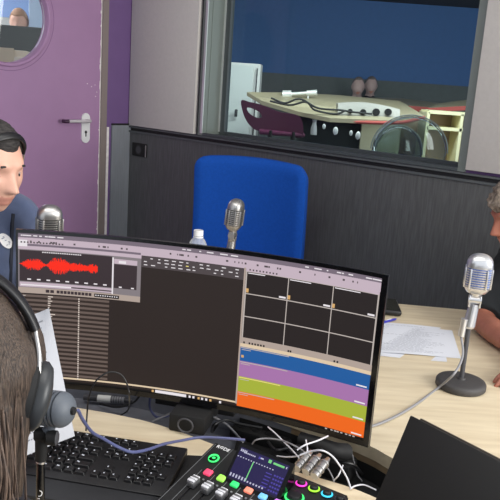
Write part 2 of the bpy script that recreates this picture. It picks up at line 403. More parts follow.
# ------------------------------------------------------------------ room behind the studio window
b = nb(); box(b, (1.5, 9.65, 1.6), (12, .1, 3.2)); struct('wall_far', b, FBLUE)
b = nb(); box(b, (1.5, 9.58, .98), (12, .04, 1.35)); struct('trim_7', b, FGREY)
b = nb(); box(b, (2.2, 7.0, .17), (10, 5.2, .34)); struct('floor_far_room', b, CARPET)
b = nb(); box(b, (2.2, 7.3, 2.66), (10, 4.6, .08)); struct('ceiling_far_room', b, FCEIL)
for i, (px, lb) in enumerate(((407, 'left'), (432, 'middle'), (456, 'right'))):
    b = nb(); p = at(px, 3, 7.6); box(b, (p.x, p.y, 2.605), (.22, .10, .03), None, .006)
    setp(obj('ceiling_spotlight', b, M('lamp_glow', (255, 244, 220), .5, emit=(255, 244, 220), estr=1.2)), 'small glowing light on the dark ceiling behind the window, %s one of three' % lb, 'light', 'far room ceiling lights')
# white cupboard
cr = root('white_cupboard', at(246, 133, 7.0) * 1.0, 0, 'tall white cupboard behind the glass at the left end of the window', 'cupboard')
cp = at(244, 90, 7.0); hz = at(244, 63, 7.0).z
b = nb(); box(b, (cp.x, cp.y + .2, (.34 + hz) / 2), (.305, .38, hz - .34), Rz(-.05), .004); obj('body', b, WHITE, cr, False)
b = nb(); box(b, (cp.x - .03, cp.y, (.36 + hz) / 2), (.215, .02, hz - .40), Rz(-.05), .003); dd = obj('door', b, M('cupboard_door_white', (222, 228, 224), .5), cr, False)
q = at(236, 113, 6.93); b = nb(); box(b, q, (.028, .03, .07), None, .006); obj('handle', b, DKGREY, dd)
b = nb(); q = at(255.5, 95, 6.97); box(b, (q.x, q.y, 1.2), (.012, .012, .9)); obj('edge_strip', b, DKGREY, cr, False)

def slab(name, pts, th, mats, label, cat, edge=.0, legs=True, zs=None, under=None):
    """table whose top outline is given in 3D points (top face), with a coloured edge band and a pedestal"""
    c = sum((Vector(p) for p in pts), Vector()) / len(pts)
    r = root(name, (c.x, c.y, .34), 0, label, cat)
    bm = nb()
    a = [bm.verts.new(Vector(p)) for p in pts]; d = [bm.verts.new(Vector(p) - Vector((0, 0, th))) for p in pts]
    bm.faces.new(a); bm.faces.new(d[::-1]); n = len(pts)
    for i in range(n):
        f = bm.faces.new((a[i], d[i], d[(i + 1) % n], a[(i + 1) % n])); f.material_index = 1
    bmesh.ops.recalc_face_normals(bm, faces=bm.faces[:])
    obj('tabletop', bm, mats, r, False)
    bm = nb(); zt = min(Vector(p).z for p in pts) - th
    box(bm, (c.x, c.y, (.34 + zt) / 2), (.5, .12, zt - .34), None, .01); obj('pedestal', bm, BLKM, r)
    return r
slab('studio_table', [at(247, 92, 6.0), at(262, 101, 5.9), at(300, 112, 5.65), at(330, 118, 5.45), at(400, 121, 5.4), at(425, 116, 5.7), at(400, 101, 6.8), at(340, 95, 7.0), at(290, 92.5, 6.6)], .03, [FWOOD, FWOOD],
     'pale pointed studio table nearest the glass in the room behind', 'table')
slab('studio_table', [at(322, 99.5, 8.2), at(345, 97, 8.5), at(400, 98, 8.6), at(440, 103, 8.2), at(432, 107.5, 7.8), at(400, 105, 7.8)], .055, [FWOOD, FRED], 'long table with reddish edge standing in front of the two distant reflection figures', 'table')
slab('studio_table', [at(428, 108, 6.8), at(440, 103, 7.4), at(480, 98, 7.6), at(482, 105, 6.9)], .04, [FWOOD, FRED], 'table with reddish edge at the right end of the window view', 'table')
TB = [o for o in bpy.data.objects if o.name == 'studio_table'][0]
b = nb(); tube(b, [at(x, y, Y) for x, y, Y in ((328, 119.3, 5.49), (345, 121, 5.46), (370, 122.5, 5.42), (400, 122.5, 5.39), (424, 117.5, 5.66))], .013, 8); obj('edge_band', b, FRED, TB, label='reddish edge band')
# curved white desk-front with round holes
b = nb()
for k in range(14):
    t0, t1 = k / 14, (k + 1) / 14
    for (t, tt) in ((t0, t1),):
        x0, x1 = 338 + 62 * t, 338 + 62 * tt
        y0 = lambda t_: 103.5 - 2 * math.sin(PI * t_) + 6 * t_ ** 2; y1 = lambda t_: 117.5 + 1.0 * t_
        quad(b, at(x0, y0(t), 5.60), at(x1, y0(tt), 5.60), at(x1, y1(tt), 5.56), at(x0, y1(t), 5.56))
ex = bmesh.ops.extrude_face_region(b, geom=b.faces[:]); bmesh.ops.translate(b, verts=[v for v in ex['geom'] if isinstance(v, bmesh.types.BMVert)], vec=(0, .15, 0))
bmesh.ops.recalc_face_normals(b, faces=b.faces[:])
cs = setp(obj('desk_console', b, M('console_white', (160, 156, 148), .5), smooth=False), 'white console with a row of round dark holes on the table behind the glass', 'console')
for px, py, r in ((350, 111, .017), (363, 112, .022), (376, 112, .027), (388, 112, .026)):
    b = nb(); q = at(px, py, 5.57); cyl(b, q + Vector((0, -.02, 0)), q + Vector((0, .005, 0)), r, n=20); obj('round_hole', b, BLKM, cs)
# wine chair with cut-out
def shape_plate(name, outline, hole, Y0, Y1, th, mat, label, cat, par=None):
    """curved plate: outline/hole pixel polygons at distance Y0 (left) .. Y1 (right)"""
    bm = nb(); xs = [p[0] for p in outline]; a, bb = min(xs), max(xs)
    YY = lambda x: Y0 + (Y1 - Y0) * (x - a) / (bb - a)
    edges = []
    for lp in ([outline] + ([hole] if hole else [])):
        L = crom([Vector((x, y, 0)) for x, y in lp], 5, True)
        vs = [bm.verts.new(at(p.x, p.y, YY(p.x))) for p in L]
        edges += [bm.edges.new((vs[i], vs[(i + 1) % len(vs)])) for i in range(len(vs))]
    g = bmesh.ops.triangle_fill(bm, use_beauty=True, use_dissolve=False, edges=edges)
    ex = bmesh.ops.extrude_face_region(bm, geom=bm.faces[:])
    bmesh.ops.translate(bm, verts=[v for v in ex['geom'] if isinstance(v, bmesh.types.BMVert)], vec=(0, th, 0))
    bmesh.ops.recalc_face_normals(bm, faces=bm.faces[:])
    return obj(name, bm, mat, par)
wc = root('plastic_chair', (at(275, 120, 5.5).x, 5.5, .34), 0, 'wine-coloured plastic chair with an oval cut-out, behind the glass beside the white cupboard', 'chair')
shape_plate('shell', [(241, 101), (250, 102), (262, 105), (280, 112), (300, 117), (302, 137), (285, 135), (268, 133), (254, 129), (245, 118)], [(247, 108), (252, 108.5), (259, 112), (262, 117), (256, 117.5), (249, 113)], 5.65, 5.35, .03, WINE, '', '', wc)
b = nb(); p = at(282, 134, 5.35)
for sx in (-.12, .12):
    for sy in (-.05, .2): cyl(b, (p.x + sx, p.y + sy + .05, .34), (p.x + sx * .7, p.y + sy + .05, p.z + .02), .012, n=10)
obj('legs', b, BLKM, wc)
b = nb(); box(b, (p.x, p.y + .15, p.z), (.34, .3, .03), None, .012); obj('seat', b, WINE, wc)
# gear on far table
b = nb(); q0, q1 = at(283, 94.5, 6.35), at(317, 92.5, 6.3); d = (q1 - q0)
cyl(b, q0, q0 + d * .25, .035, .03, 16); cyl(b, q0 + d * .25, q0 + d * .7, .014, .014, 12); cyl(b, q0 + d * .7, q1, .022, .026, 14)
cyl(b, q0 + d * .1, q0 + d * .1 - Vector((0, 0, .06)), .02, n=12); cyl(b, q0 + d * .75, q0 + d * .75 - Vector((0, 0, .10)), .008, n=8)
setp(obj('chrome_microphone', b, M('bright_chrome', (236, 236, 232), .3, metal=.4)), 'chrome microphone lying across the pale table behind the glass', 'microphone')
for n_, pts in enumerate(([(271, 98), (285, 102), (300, 100), (318, 108), (340, 109), (352, 113), (372, 114)], [(270, 101), (290, 104), (306, 103), (315, 110), (335, 113), (345, 112)])):
    b = nb(); tube(b, [at(x, y + 1.2 * math.sin(i * 2.1), 5.55) for i, (x, y) in enumerate(pts)], .0075, 8)
    setp(obj('tangled_cable', b, CABB), ('black cable along the back of the pale table behind the glass', 'black cable along the front of the pale table behind the glass')[n_], 'cable', 'cables on the far table')
# white blobs shaped for bright spots of light below the table
for k, (px, py) in enumerate(((324, 126.5), (335.5, 131), (351, 133), (358, 135.5))):
    b = nb(); sph(b, at(px, py, 5.2), .012 + .006 * (k in (1, 3)), 12, (1, .5, 1.6))
    setp(obj('light_blob', b, WHITE), 'white blob for a light spot behind the glass, ' + ('first', 'second', 'third', 'fourth')[k] + ' of four from the left', 'fitting', 'white light spots below the far table')
b = nb(); p = at(330, 128, 5.75); box(b, (p.x + .12, p.y, (.34 + p.z + .08) / 2), (.75, .05, p.z + .08 - .34), Rz(-.1), .006)
setp(obj('modesty_panel', b, M('black_green_panel', (40, 46, 46), .6)), 'dark panel under the pale table behind the glass', 'panel')
b = nb(); p = at(314, 128, 5.45); lathe(b, [(.05, -.1), (.045, 0), (.03, .06), (.028, .1), (.04, .12)], p, n=16); bmesh.ops.scale(b, vec=(.5, .5, .5), space=Matrix.Translation(-p), verts=b.verts[:]); setp(obj('table_fitting', b, M('grey_metal_part', (150, 150, 150), .4)), 'grey rounded fitting under the pale table behind the glass', 'fitting')
# open cream shelf
sx = root('cream_shelf', (at(452, 150, 6.0).x, 6.1, .34), 0, 'cream open shelf unit at the right end of the window view', 'shelf')
b = nb()
z1, z0, zm = at(430, 112, 6.0).z, .34, at(430, 128, 6.0).z
xa, xm, xb = at(428, 120, 6.0).x, at(462, 120, 6.0).x, at(492, 120, 6.0).x
for x in (xa, xm, xb): box(b, (x, 6.15, (z0 + z1) / 2), (.025, .3, z1 - z0), None, .002)
for z in (z1, zm, (z0 + zm) / 2): box(b, ((xa + xb) / 2, 6.15, z), (xb - xa, .3, .025))
obj('carcass', b, CREAM, sx, False)
b = nb(); box(b, ((xa + xb) / 2, 6.28, (z0 + z1) / 2), (xb - xa, .01, z1 - z0)); obj('back_panel', b, CREAMD, sx, False)
b = nb(); p = at(380, 137, 5.6); box(b, (p.x, p.y, (.34 + p.z + .14) / 2), (.30, .04, p.z + .14 - .34)); setp(obj('cream_cupboard', b, CREAM, smooth=False), 'cream cupboard behind the two clear chairs', 'cupboard')
b = nb(); p = at(412, 135, 6.5); box(b, (p.x, p.y, (.34 + p.z + .16) / 2), (.24, .04, p.z + .16 - .34)); setp(obj('beige_counter', b, CREAMD, smooth=False), 'beige counter front behind the clear chairs', 'counter')
# clear chairs with round backs
for nm, cx, cy, rx, ry, Y, lb in (('a', 409, 151, 38, 35, 4.5, 'larger clear round-backed chair, right of the pair behind the glass'), ('b', 397, 153, 25, 27, 5.0, 'smaller clear round-backed chair, left of the pair behind the glass')):
    r = root('clear_chair', (at(cx, cy, Y).x, Y + .1, .34), 0, lb, 'chair', 'clear chairs behind the window')
    b = nb(); c = at(cx, cy, Y); k = Y / FPX
    sph(b, c, 1, 36, (rx * k * .97, .05, ry * k * .97)); bmesh.ops.delete(b, geom=[v for v in b.verts if v.co.z < c.z - .10], context='VERTS'); obj('backrest', b, ACR, r)
    b = nb(); tube(b, [c + Vector((rx * k * math.cos(a), -.02 * 0, ry * k * math.sin(a))) for a in [PI * i / 24 for i in range(25)]], .004, 8, smooth=False); obj('rim', b, M('clear_rim', (150, 160, 156), .2), r)
    b = nb(); box(b, (c.x, c.y + .15, c.z - .22), (rx * k * 1.6, .3, .04), None, .015); cyl(b, (c.x, c.y + .15, .34), (c.x, c.y + .15, c.z - .22), .03, n=12); obj('seat', b, ACR, r)

# ------------------------------------------------------------------ desk
desk = root('studio_desk', (.2, 1.8, 0), 0, 'large pale wood-grain studio desk carrying the monitor and microphones', 'desk')
F = [(-.66, 1.62), (-.386, 1.576), (-.228, 1.537), (-.129, 1.491), (-.045, 1.442), (.075, 1.375), (.201, 1.325), (.275, 1.282), (.40, 1.18), (.5, 1.08)]
B = [(-.66, 1.84), (-.36, 1.80), (-.15, 1.735), (.05, 1.655), (.2, 1.565), (.301, 1.488), (.343, 1.44), (.45, 1.33), (.56, 1.19)]
def smooth2(P): return [tuple(v.xy) for v in crom([Vector((x, y, 0)) for x, y in P], 4)]
Fs, Bs = smooth2(F), smooth2(B)
b = nb()
prism(b, [(-.66, .96), (.56, .96), (.56, 1.05)] + Fs[::-1], DS - .03, DS)
prism(b, Bs + [(.5, 1.08), (.56, 1.05), (.56, .96), (1.0, .96), (1.0, 2.0), (.88, 2.605), (-.66, 2.715)], DS - .03, DS)
bmesh.ops.triangulate(b, faces=[f for f in b.faces if len(f.verts) > 4])
obj('worktop', b, WOOD, desk, False)
b = nb()
prism(b, [(x, y - .03) for x, y in Fs] + [(x, y + .03) for x, y in Bs[::-1]], DS - .10, DS - .09)
bmesh.ops.triangulate(b, faces=[f for f in b.faces if len(f.verts) > 4])
n = len(Bs)
for P_, off in ((Bs, .002), (Fs, -.002)):
    for i in range(len(P_) - 1):
        quad(b, (P_[i][0], P_[i][1] + off, DS - .09), (P_[i + 1][0], P_[i + 1][1] + off, DS - .09), (P_[i + 1][0], P_[i + 1][1] + off, DS - .002), (P_[i][0], P_[i][1] + off, DS - .002), 0)
for f in b.faces:
    c_ = f.calc_center_median()
    if c_.z > DS - .08 and c_.x > .12 and c_.y > 1.2: f.material_index = 1
obj('cable_channel', b, [CHANNEL, WOODEDGE], desk, False, label='dark grey cable channel')
b = nb()  # black sheet added to put the channel's shade into colour
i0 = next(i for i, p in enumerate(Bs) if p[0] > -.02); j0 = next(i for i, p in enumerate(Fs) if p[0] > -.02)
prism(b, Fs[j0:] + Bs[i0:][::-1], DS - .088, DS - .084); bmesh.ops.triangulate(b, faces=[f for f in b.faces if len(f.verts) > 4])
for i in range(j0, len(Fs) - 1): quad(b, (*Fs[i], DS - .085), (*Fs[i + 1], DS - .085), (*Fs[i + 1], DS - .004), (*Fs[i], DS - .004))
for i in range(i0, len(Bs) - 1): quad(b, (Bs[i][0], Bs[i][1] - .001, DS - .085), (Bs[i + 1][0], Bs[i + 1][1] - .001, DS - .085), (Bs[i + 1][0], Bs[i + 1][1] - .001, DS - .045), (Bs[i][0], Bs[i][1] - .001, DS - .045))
obj('channel_shade', b, BLKM, desk, False, label='black sheet for the shade in the right half of the channel')
for x, y in ((-.58, 1.02), (.92, 1.02), (.84, 2.5), (-.58, 2.62)):
    b = nb(); box(b, (x, y, (DS - .03) / 2), (.06, .06, DS - .03), None, .004); obj('leg', b, DKGREY, desk)

# ------------------------------------------------------------------ monitor
P0 = Vector((-.525, 1.57)); P1 = Vector((.278, 1.386)); ch = (P1 - P0).length; T = (P1 - P0) / ch; Nn = Vector((-T.y, T.x)); RR = 1.5
sag = RR - math.sqrt(RR * RR - ch * ch / 4); CC = (P0 + P1) / 2 + Nn * sag - Nn * RR; HALF = math.asin(ch / 2 / RR)
def sp(u, z, off=0.0):                      # point on the curved screen; off > 0 = towards the viewer
    a = -HALF + 2 * HALF * u; r = RR - off
    return Vector((CC.x + T.x * r * math.sin(a) + Nn.x * r * math.cos(a), CC.y + T.y * r * math.sin(a) + Nn.y * r * math.cos(a), z))
mon = root('curved_monitor', (sp(.5, DS, -.1).x, sp(.5, DS, -.1).y, DS), 0, 'ultrawide curved black monitor showing a red waveform, dark panes and coloured bands', 'monitor')
def curved(bm, u0, u1, z0, z1, o0, o1, mi=0, n=None):
    n = n or max(1, int((u1 - u0) * 48)); A = []
    for i in range(n + 1):
        u = u0 + (u1 - u0) * i / n
        A.append([bm.verts.new(sp(u, z0, o0)), bm.verts.new(sp(u, z1, o0)), bm.verts.new(sp(u, z1, o1)), bm.verts.new(sp(u, z0, o1))])
    for i in range(n):
        for k in range(4):
            f = bm.faces.new((A[i][k], A[i][(k + 1) % 4], A[i + 1][(k + 1) % 4], A[i + 1][k])); f.material_index = mi
    for q in (A[0], A[-1]):
        f = bm.faces.new(q); f.material_index = mi
    bmesh.ops.recalc_face_normals(bm, faces=bm.faces[:])
b = nb()
curved(b, 0, 1, .790, 1.1655, -.008, -.002); curved(b, .012, .988, .800, 1.150, -.026, -.008); curved(b, .2, .8, .84, 1.10, -.05, -.028)
obj('housing', b, BLK, mon, False)
b = nb()
curved(b, 0, 1, 1.1575, 1.1655, -.002, .003); curved(b, 0, 1, .790, .803, -.002, .003)
curved(b, 0, .0055, .803, 1.1575, -.002, .003); curved(b, .986, 1, .803, 1.1575, -.002, .003)
obj('bezel', b, BLKG, mon, False)
# screen image: flat coloured patches on the curved screen
def EM(name, c, s=1.0): return M('screen_' + name, (4, 4, 4), .45, spec=.25, emit=c, estr=s)
SC = {}
SL = []
def sm(name, c):
    SL.append(EM(name, c)); SC[name] = len(SL) - 1
for nm, c in dict(dark=(46, 38, 36), cell=(40, 34, 34), pink=(196, 178, 190), white=(232, 226, 230), grey=(132, 124, 128), dgrey=(78, 70, 72), beige=(176, 160, 150), red=(252, 44, 24), blue=(34, 92, 158), purple=(166, 116, 170),  # dark: brown of the reflected room put into the emission
                  green=(166, 178, 60), orange=(238, 104, 30), stripe=(104, 90, 84), stripd=(52, 42, 38), line=(188, 178, 172), cream=(222, 200, 170), wave=(58, 48, 52), tan=(214, 170, 110), tick=(214, 200, 190), black=(20, 18, 18), title=(120, 108, 120), yell=(236, 220, 130)).items(): sm(nm, c)
b = nb(); lay = [0.0]
def pt(u0, u1, z0, z1, c, o=.0004):
    n = max(1, int((u1 - u0) * 40)); v = []
    for i in range(n + 1):
        u = u0 + (u1 - u0) * i / n; v.append((b.verts.new(sp(u, z0, o)), b.verts.new(sp(u, z1, o))))
    for i in range(n):
        f = b.faces.new((v[i][0], v[i + 1][0], v[i + 1][1], v[i][1])); f.material_index = SC[c]
UL, UR, ZB, ZT = .0055, .986, .803, 1.1575
pt(UL, UR, ZB, ZT, 'dark', .0002)
pt(UL, UR, 1.147, ZT, 'title', .0006); pt(UL, UR, 1.128, 1.1475, 'pink', .0006)
for k in range(60):
    u = random.choice([random.uniform(.01, .12), random.uniform(.45, .6), random.uniform(.78, .97), random.uniform(.95, .98)]); pt(u, u + random.uniform(.003, .012), 1.151, 1.1535, 'white', .0008)
for k in range(40):
    u = random.uniform(.02, .95); pt(u, u + random.uniform(.002, .006), 1.137, 1.141, 'dgrey', .0008)
# waveform window
pt(UL, .342, 1.019, 1.1285, 'grey', .0007); pt(UL, .342, 1.1205, 1.1335, 'pink', .0008); pt(UL, .03, 1.127, 1.142, 'white', .0009); pt(.03, .34, 1.1285, 1.1335, 'title', .0009)
for k in range(14):
    u = .012 + k * .0085; pt(u, u + .0045, 1.135, 1.1385, 'dgrey', .001)
pt(.009, .2615, 1.046, 1.1185, 'wave', .0009); pt(.262, .266, 1.03, 1.117, 'white', .0009); pt(.267, .331, 1.046, 1.102, 'wave', .0009)
pt(.267, .331, 1.103, 1.114, 'pink', .0009); pt(.28, .30, 1.1045, 1.1105, 'white', .001)
for k in range(9): pt(.03 + k * .026, .03 + k * .026 + .010, 1.0495, 1.0525, 'white', .0012)
for k in range(18): pt(.07 + k * .006, .074 + k * .006, 1.1145, 1.117, 'white', .0012)
for u in (.282, .316): pt(u, u + .008, 1.0475, 1.0505, 'white', .0012)
pt(.009, .262, 1.033, 1.044, 'pink', .0009); pt(.012, .262, 1.036, 1.039, 'dgrey', .001); pt(UL, .342, 1.018, 1.0315, 'beige', .0009); pt(.012, .15, 1.036, 1.039, 'white', .0011)
for k in range(2): pt(.080 + k * .0125, .090 + k * .0125, 1.0215, 1.0285, 'wave', .0011); 
for k in range(10): pt(.110 + k * .0098, .118 + k * .0098, 1.0215, 1.0285, 'wave', .0011)
pt(.214, .283, 1.0205, 1.0285, 'black', .0011)
for k in range(10): pt(.217 + k * .0065, .2205 + k * .0065, 1.0235, 1.026, 'white', .0013)
zc = 1.0865; pt(.009, .222, zc - .0006, zc + .0006, 'red', .0012)
def env(u):
    g = lambda c, w, a: a * math.exp(-((u - c) / w) ** 4)
    return max(g(.046, .028, .0135), g(.117, .030, .0190), g(.165, .03, .0105), .0072 if .09 < u < .222 else 0, g(.208, .018, .0105))
u = .012
while u < .222:
    a = env(u) * random.uniform(.5, 1.08)
    if a > .0008: pt(u, u + .0016, zc - a, zc + a * random.uniform(.85, 1.05), 'red', .0013)
    u += .0014
# list under it
z = 1.0145; k = 0
while z > .822:
    pt(UL, .256, z - .0052, z, 'stripe', .0007)
    pt(UL, .256, z - .0105, z - .0052, 'stripd', .0007)
    pt(.170, .1735, z - .0045, z - .001, 'tick', .0011); pt(.170, .1735, z - .0095, z - .0065, 'tick', .0011)
    if z > .93:
        L_ = random.uniform(.006, .020); pt(.086, .086 + L_, z - .0035, z - .0012, 'tick', .0011); pt(.086, .086 + L_ * .6, z - .0085, z - .0062, 'tick', .0011)
    pt(.012, .012 + random.uniform(.01, .03), z - .0035, z - .0015, 'line', .0011)
    z -= .0105; k += 1
# big dark centre with toolbar
pt(.3425, .628, 1.1015, 1.1275, 'dgrey', .0007)
for r_ in range(3):
    for k in range(14):
        if random.random() < .72:
            u = .347 + k * .0195 + random.uniform(0, .004); pt(u, u + random.uniform(.005, .012), 1.1215 - r_ * .0075, 1.1235 - r_ * .0075, 'white' if random.random() < .93 else 'yell', .001)
pt(.3425, .6245, .82, 1.1, 'dark', .0005)
pt(.6258, .6305, .812, 1.13, 'beige', .0009)
# grid of nine
pt(.631, .984, .961, 1.128, 'line', .0007)
ub = [.6335, .7470, .8660, .9815]; zb = [1.1225, 1.0725, 1.0205, .9705]
for i in range(3):
    for j in range(3):
        pt(ub[i] + .0012, ub[i + 1] - .0012, zb[j + 1] + .0011, zb[j] - .0011, 'cell', .0009)
    pt(ub[i] + .004, ub[i] + .05 + .01 * i, 1.118, 1.120, 'white', .0012)
    pt(ub[i + 1] - .022, ub[i + 1] - .004, 1.0755, 1.0795, 'white', .0012)
    pt(ub[i] + .0012, ub[i] + .008, 1.0755, 1.0845, 'tan', .0012)
pt(.631, .984, 1.1225, 1.131, 'pink', .001)
for k in range(9): pt(.64 + k * .009, .644 + k * .009, 1.125, 1.1285, 'dgrey', .0012)
pt(.629, .985, .952, .9715, 'beige', .0009); pt(.629, .985, .9495, .9575, 'cream', .001)
for u in (.637, .652, .66, .668, .676, .684, .692, .76, .766, .885, .893): pt(u, u + .0045, .958, .9625, 'black', .0012)
for nm, za, zb_ in (('blue', .9165, .950), ('purple', .8795, .9165), ('green', .8435, .8795), ('orange', .8075, .8435)):
    pt(.6305, .984, za, zb_, nm, .0009)
    pt(.632, .632 + random.uniform(.10, .14), zb_ - .0035, zb_ - .0015, 'yell' if nm in ('green',) else 'line', .0012); pt(.634, .660, zb_ - .0075, zb_ - .006, 'line', .0012)
    pt(.95, .978, za + .003, za + .0062, 'white', .0012)
    if nm != 'orange': pt(.634, .641, za + .008, za + .014, 'tan' if nm == 'blue' else nm, .0012)
pt(UL, .6258, .8135, .8175, 'cream', .0009)
pt(UL, UR, ZB, .8075, 'black', .0009)
for u0 in (.395,): pt(u0, u0 + .09, .8045, .8115, 'white', .0012)
for k, u in enumerate((.385, .492, .503, .518, .528, .54, .552, .58)): pt(u, u + .006, .805, .8105, 'white' if k % 3 else 'tan', .0012)
for u in (.88, .895, .905, .912, .922, .935, .945, .955): pt(u, u + .006, .8035, .8062, 'line', .0012)
obj('screen', b, SL, mon, False, label='lit screen with audio editing windows')
# stand
b = nb(); base = Vector((-.105, 1.56, 0))
box(b, (base.x + .004, base.y - .012, DS + .022), (.084, .13, .042), Rz(-.22), .004); box(b, (base.x + .01, base.y + .10, DS + .008), (.2, .12, .014), Rz(-.22), .003); obj('stand_foot', b, BLKM, mon)
b = nb(); box(b, (base.x + .008, base.y + .04, DS + .105), (.090, .05, .19), Rz(-.22), .006); box(b, (base.x + .01, base.y + .03, DS + .24), (.12, .06, .10), Rz(-.22), .004); obj('stand_column', b, BLKM, mon)
b = nb(); c_ = Vector((base.x - .012, 1.477, DS + .024)); tube(b, [c_ + Vector((.017 * math.cos(a), -.22 * .017 * math.cos(a), .016 * math.sin(a))) for a in [2 * PI * i / 20 for i in range(20)]], .0022, 8, smooth=False, closed=True)
obj('cable_ring', b, DKGREY, mon)

# ------------------------------------------------------------------ classic ribbed microphones
def classic_mic(loc, ztop, yaw, label, tilt=.12, band=SATIN, cloth=None, base=True):
    r = root('desk_microphone', (loc[0], loc[1], DS), 0, label, 'microphone', 'vintage ribbed microphones on the desk')
    hh = .108; cz = ztop - hh / 2
    A = Matrix.Translation((loc[0], loc[1], cz)) @ Matrix.Rotation(yaw, 4, 'Z') @ Matrix.Rotation(tilt, 4, 'X')
    hw, hd = .0345, .027
    # outline of the head at height fraction t (0 bottom .. 1 top)
    def ring(t):
        if t > .68: q = (t - .68) / .32; return math.sqrt(max(0, 1 - q ** 2.6)) 
        if t < .16: q = (.16 - t) / .16; return 1 - .28 * q ** 1.6
        return 1.0
    def sect(t, n=48, k=1.0):
        s = ring(t) * k; out = []
        for i in range(n):
            a = 2 * PI * i / n; ca, sa = math.cos(a), math.sin(a); e = .72
            x = hw * s * math.copysign(abs(ca) ** e, ca); y = hd * s * math.copysign(abs(sa) ** e, sa)
            out.append(A @ Vector((x, y, (t - .5) * hh)))
        return out
    def loft(bm, ts, k=1.0, mi=0):
        R_ = [[bm.verts.new(p) for p in sect(t, k=k)] for t in ts]; n = len(R_[0])
        for a, c in zip(R_, R_[1:]):
            for i in range(n):
                f = bm.faces.new((a[i], a[(i + 1) % n], c[(i + 1) % n], c[i])); f.material_index = mi
        bm.faces.new(R_[0][::-1]).material_index = mi; bm.faces.new(R_[-1]).material_index = mi
    bm = nb(); loft(bm, [0, .04, .08, .12, .16]); loft(bm, [.66, .7, .76, .82, .87, .91, .945, .97, .988, .998])
    # ribs
    nr = 8
    for j in range(nr):
        t0 = .175 + (.66 - .175) * j / nr; loft(bm, [t0, t0 + .004, t0 + .030, t0 + .034], 1.0)
    # vertical bands (front, back, sides)
    for sx_, sy_, wx, wy in ((.62, 1, .0024, .003), (-.62, 1, .0024, .003), (.62, -1, .0024, .003), (-.62, -1, .0024, .003), (1, .45, .002, .0024), (-1, .45, .002, .0024), (1, -.45, .002, .0024), (-1, -.45, .002, .0024)):
        vs = box(bm, (0, 0, 0), (wx * 2, wy * 2, hh * .52), None, .001)
        bmesh.ops.transform(bm, matrix=A @ Matrix.Translation((hw * sx_ * .99, hd * sy_ * .93, -.012)), verts=vs)
    bmesh.ops.recalc_face_normals(bm, faces=bm.faces[:])
    obj('microphone_head', bm, band, r, ang=35)
    bm = nb(); loft(bm, [.1, .2, .4, .6, .70], .93); bmesh.ops.recalc_face_normals(bm, faces=bm.faces[:]); obj('grille_cloth', bm, cloth or BLKM, r)
    # swivel, handle, pole, base
    bot = A @ Vector((0, 0, -hh / 2)); fw = Matrix.Rotation(yaw, 3, 'Z') @ Vector((0, -1, 0)); rt = Matrix.Rotation(yaw, 3, 'Z') @ Vector((1, 0, 0))
    bm = nb(); cyl(bm, bot + Vector((0, 0, .008)), bot + Vector((0, 0, -.012)), .018, .012, 20)
    sw = bot + Vector((0, 0, -.022)); cyl(bm, sw - rt * .017, sw + rt * .017, .012, n=20)
    for s in (-1, 1): box(bm, sw + rt * .014 * s + Vector((0, 0, -.004)), (.005, .022, .034), Rz(yaw), .002)
    obj('swivel', bm, band, r)
    bm = nb(); hd0 = sw + Vector((0, 0, -.012)); pole = Vector((loc[0], loc[1], 0)); tub = hd0 + Vector((-.006, 0, -.062))
    cyl(bm, hd0, tub, .0135, .0165, 24); cyl(bm, tub, tub + Vector((0, 0, -.006)), .0165, .014, 24)
    off = -rt * .012 + Vector((-.004, -.008, 0)); cyl(bm, tub + off + Vector((0, 0, .02)), tub + off + Vector((-.003, 0, -.030)), .0095, .009, 18)
    obj('handle_tube', bm, band, r)
    bm = nb(); px_ = Vector((loc[0] - .006, loc[1], 0)); cyl(bm, (px_.x, px_.y, DS + .02), (tub.x, tub.y, tub.z), .0066, n=18); obj('pole', bm, DKGREY, r)
    bm = nb(); lathe(bm, [(0, 0), (.064, 0), (.068, .004), (.068, .016), (.065, .021), (.058, .0235), (.012, .025), (.010, .03), (0, .03)], (px_.x, px_.y, DS), n=56); obj('base', bm, M('stand_base_grey', (66, 64, 64), .55, bump=.3, bscale=1500), r, ang=50)
    return r, tub + off + Vector((-.003, 0, -.030))
mR, xlrR = classic_mic((.612, 1.862), 1.122, -.25, 'vintage ribbed silver microphone with blue inner cloth, beside the printed sheets', .10, CHROME, M('blue_mic_foam', (70, 108, 190), .8))
mC, xlrC = classic_mic((-.060, 2.45), 1.128, 1.30, 'vintage ribbed silver microphone standing in front of the blue chair', .08)
mL, xlrL = classic_mic((-.559, 1.95), 1.156, .45, 'vintage ribbed silver microphone at the left, beside the man in the slate-blue top', .12)

# ------------------------------------------------------------------ cables
def cable(pts, r, mat, label, name='cable'):
    bm = nb(); tube(bm, pts, r, 8, per=10); return setp(obj(name, bm, mat), label, 'cable')
t = xlrR
cable([t, at(463, 352, 1.83), at(460, 364, 1.80), at(452, 376, 1.775), atz(438, 388, .7445), atz(418, 403, .7445), atz(402, 413, .7445), atz(386, 421, .7445), atz(372, 426, .7445), atz(350, 430, .7445)], .0032, CABG, 'grey cable running from the right-hand microphone across the wooden desk', 'microphone_cable')
cable([at(78, 410, 1.10), at(83, 420, 1.12), at(92, 432, 1.16), at(104, 439, 1.2), at(118, 447, 1.22), at(132, 452, 1.225), at(148, 449.5, 1.26), at(164, 444, 1.32), at(182, 440.5, 1.38), at(200, 437.5, 1.40), at(222, 438, 1.40), at(245, 440, 1.40)], .0030, CABU, 'slate-blue cable from the dark grey microphone over the keyboard to the mixer', 'microphone_cable')
cable([at(86, 431, 1.40), at(87, 415, 1.42), at(89, 397, 1.42), at(96, 381, 1.42), at(108, 372.5, 1.43), at(120, 374, 1.44), at(127, 384, 1.44), at(129.5, 398, 1.45), atz(128, 410, .68), atz(118, 417, .66)], .0018, CABB, 'thin black cable looping up in front of the lower left of the monitor', 'looping_cable')
zc_ = .66
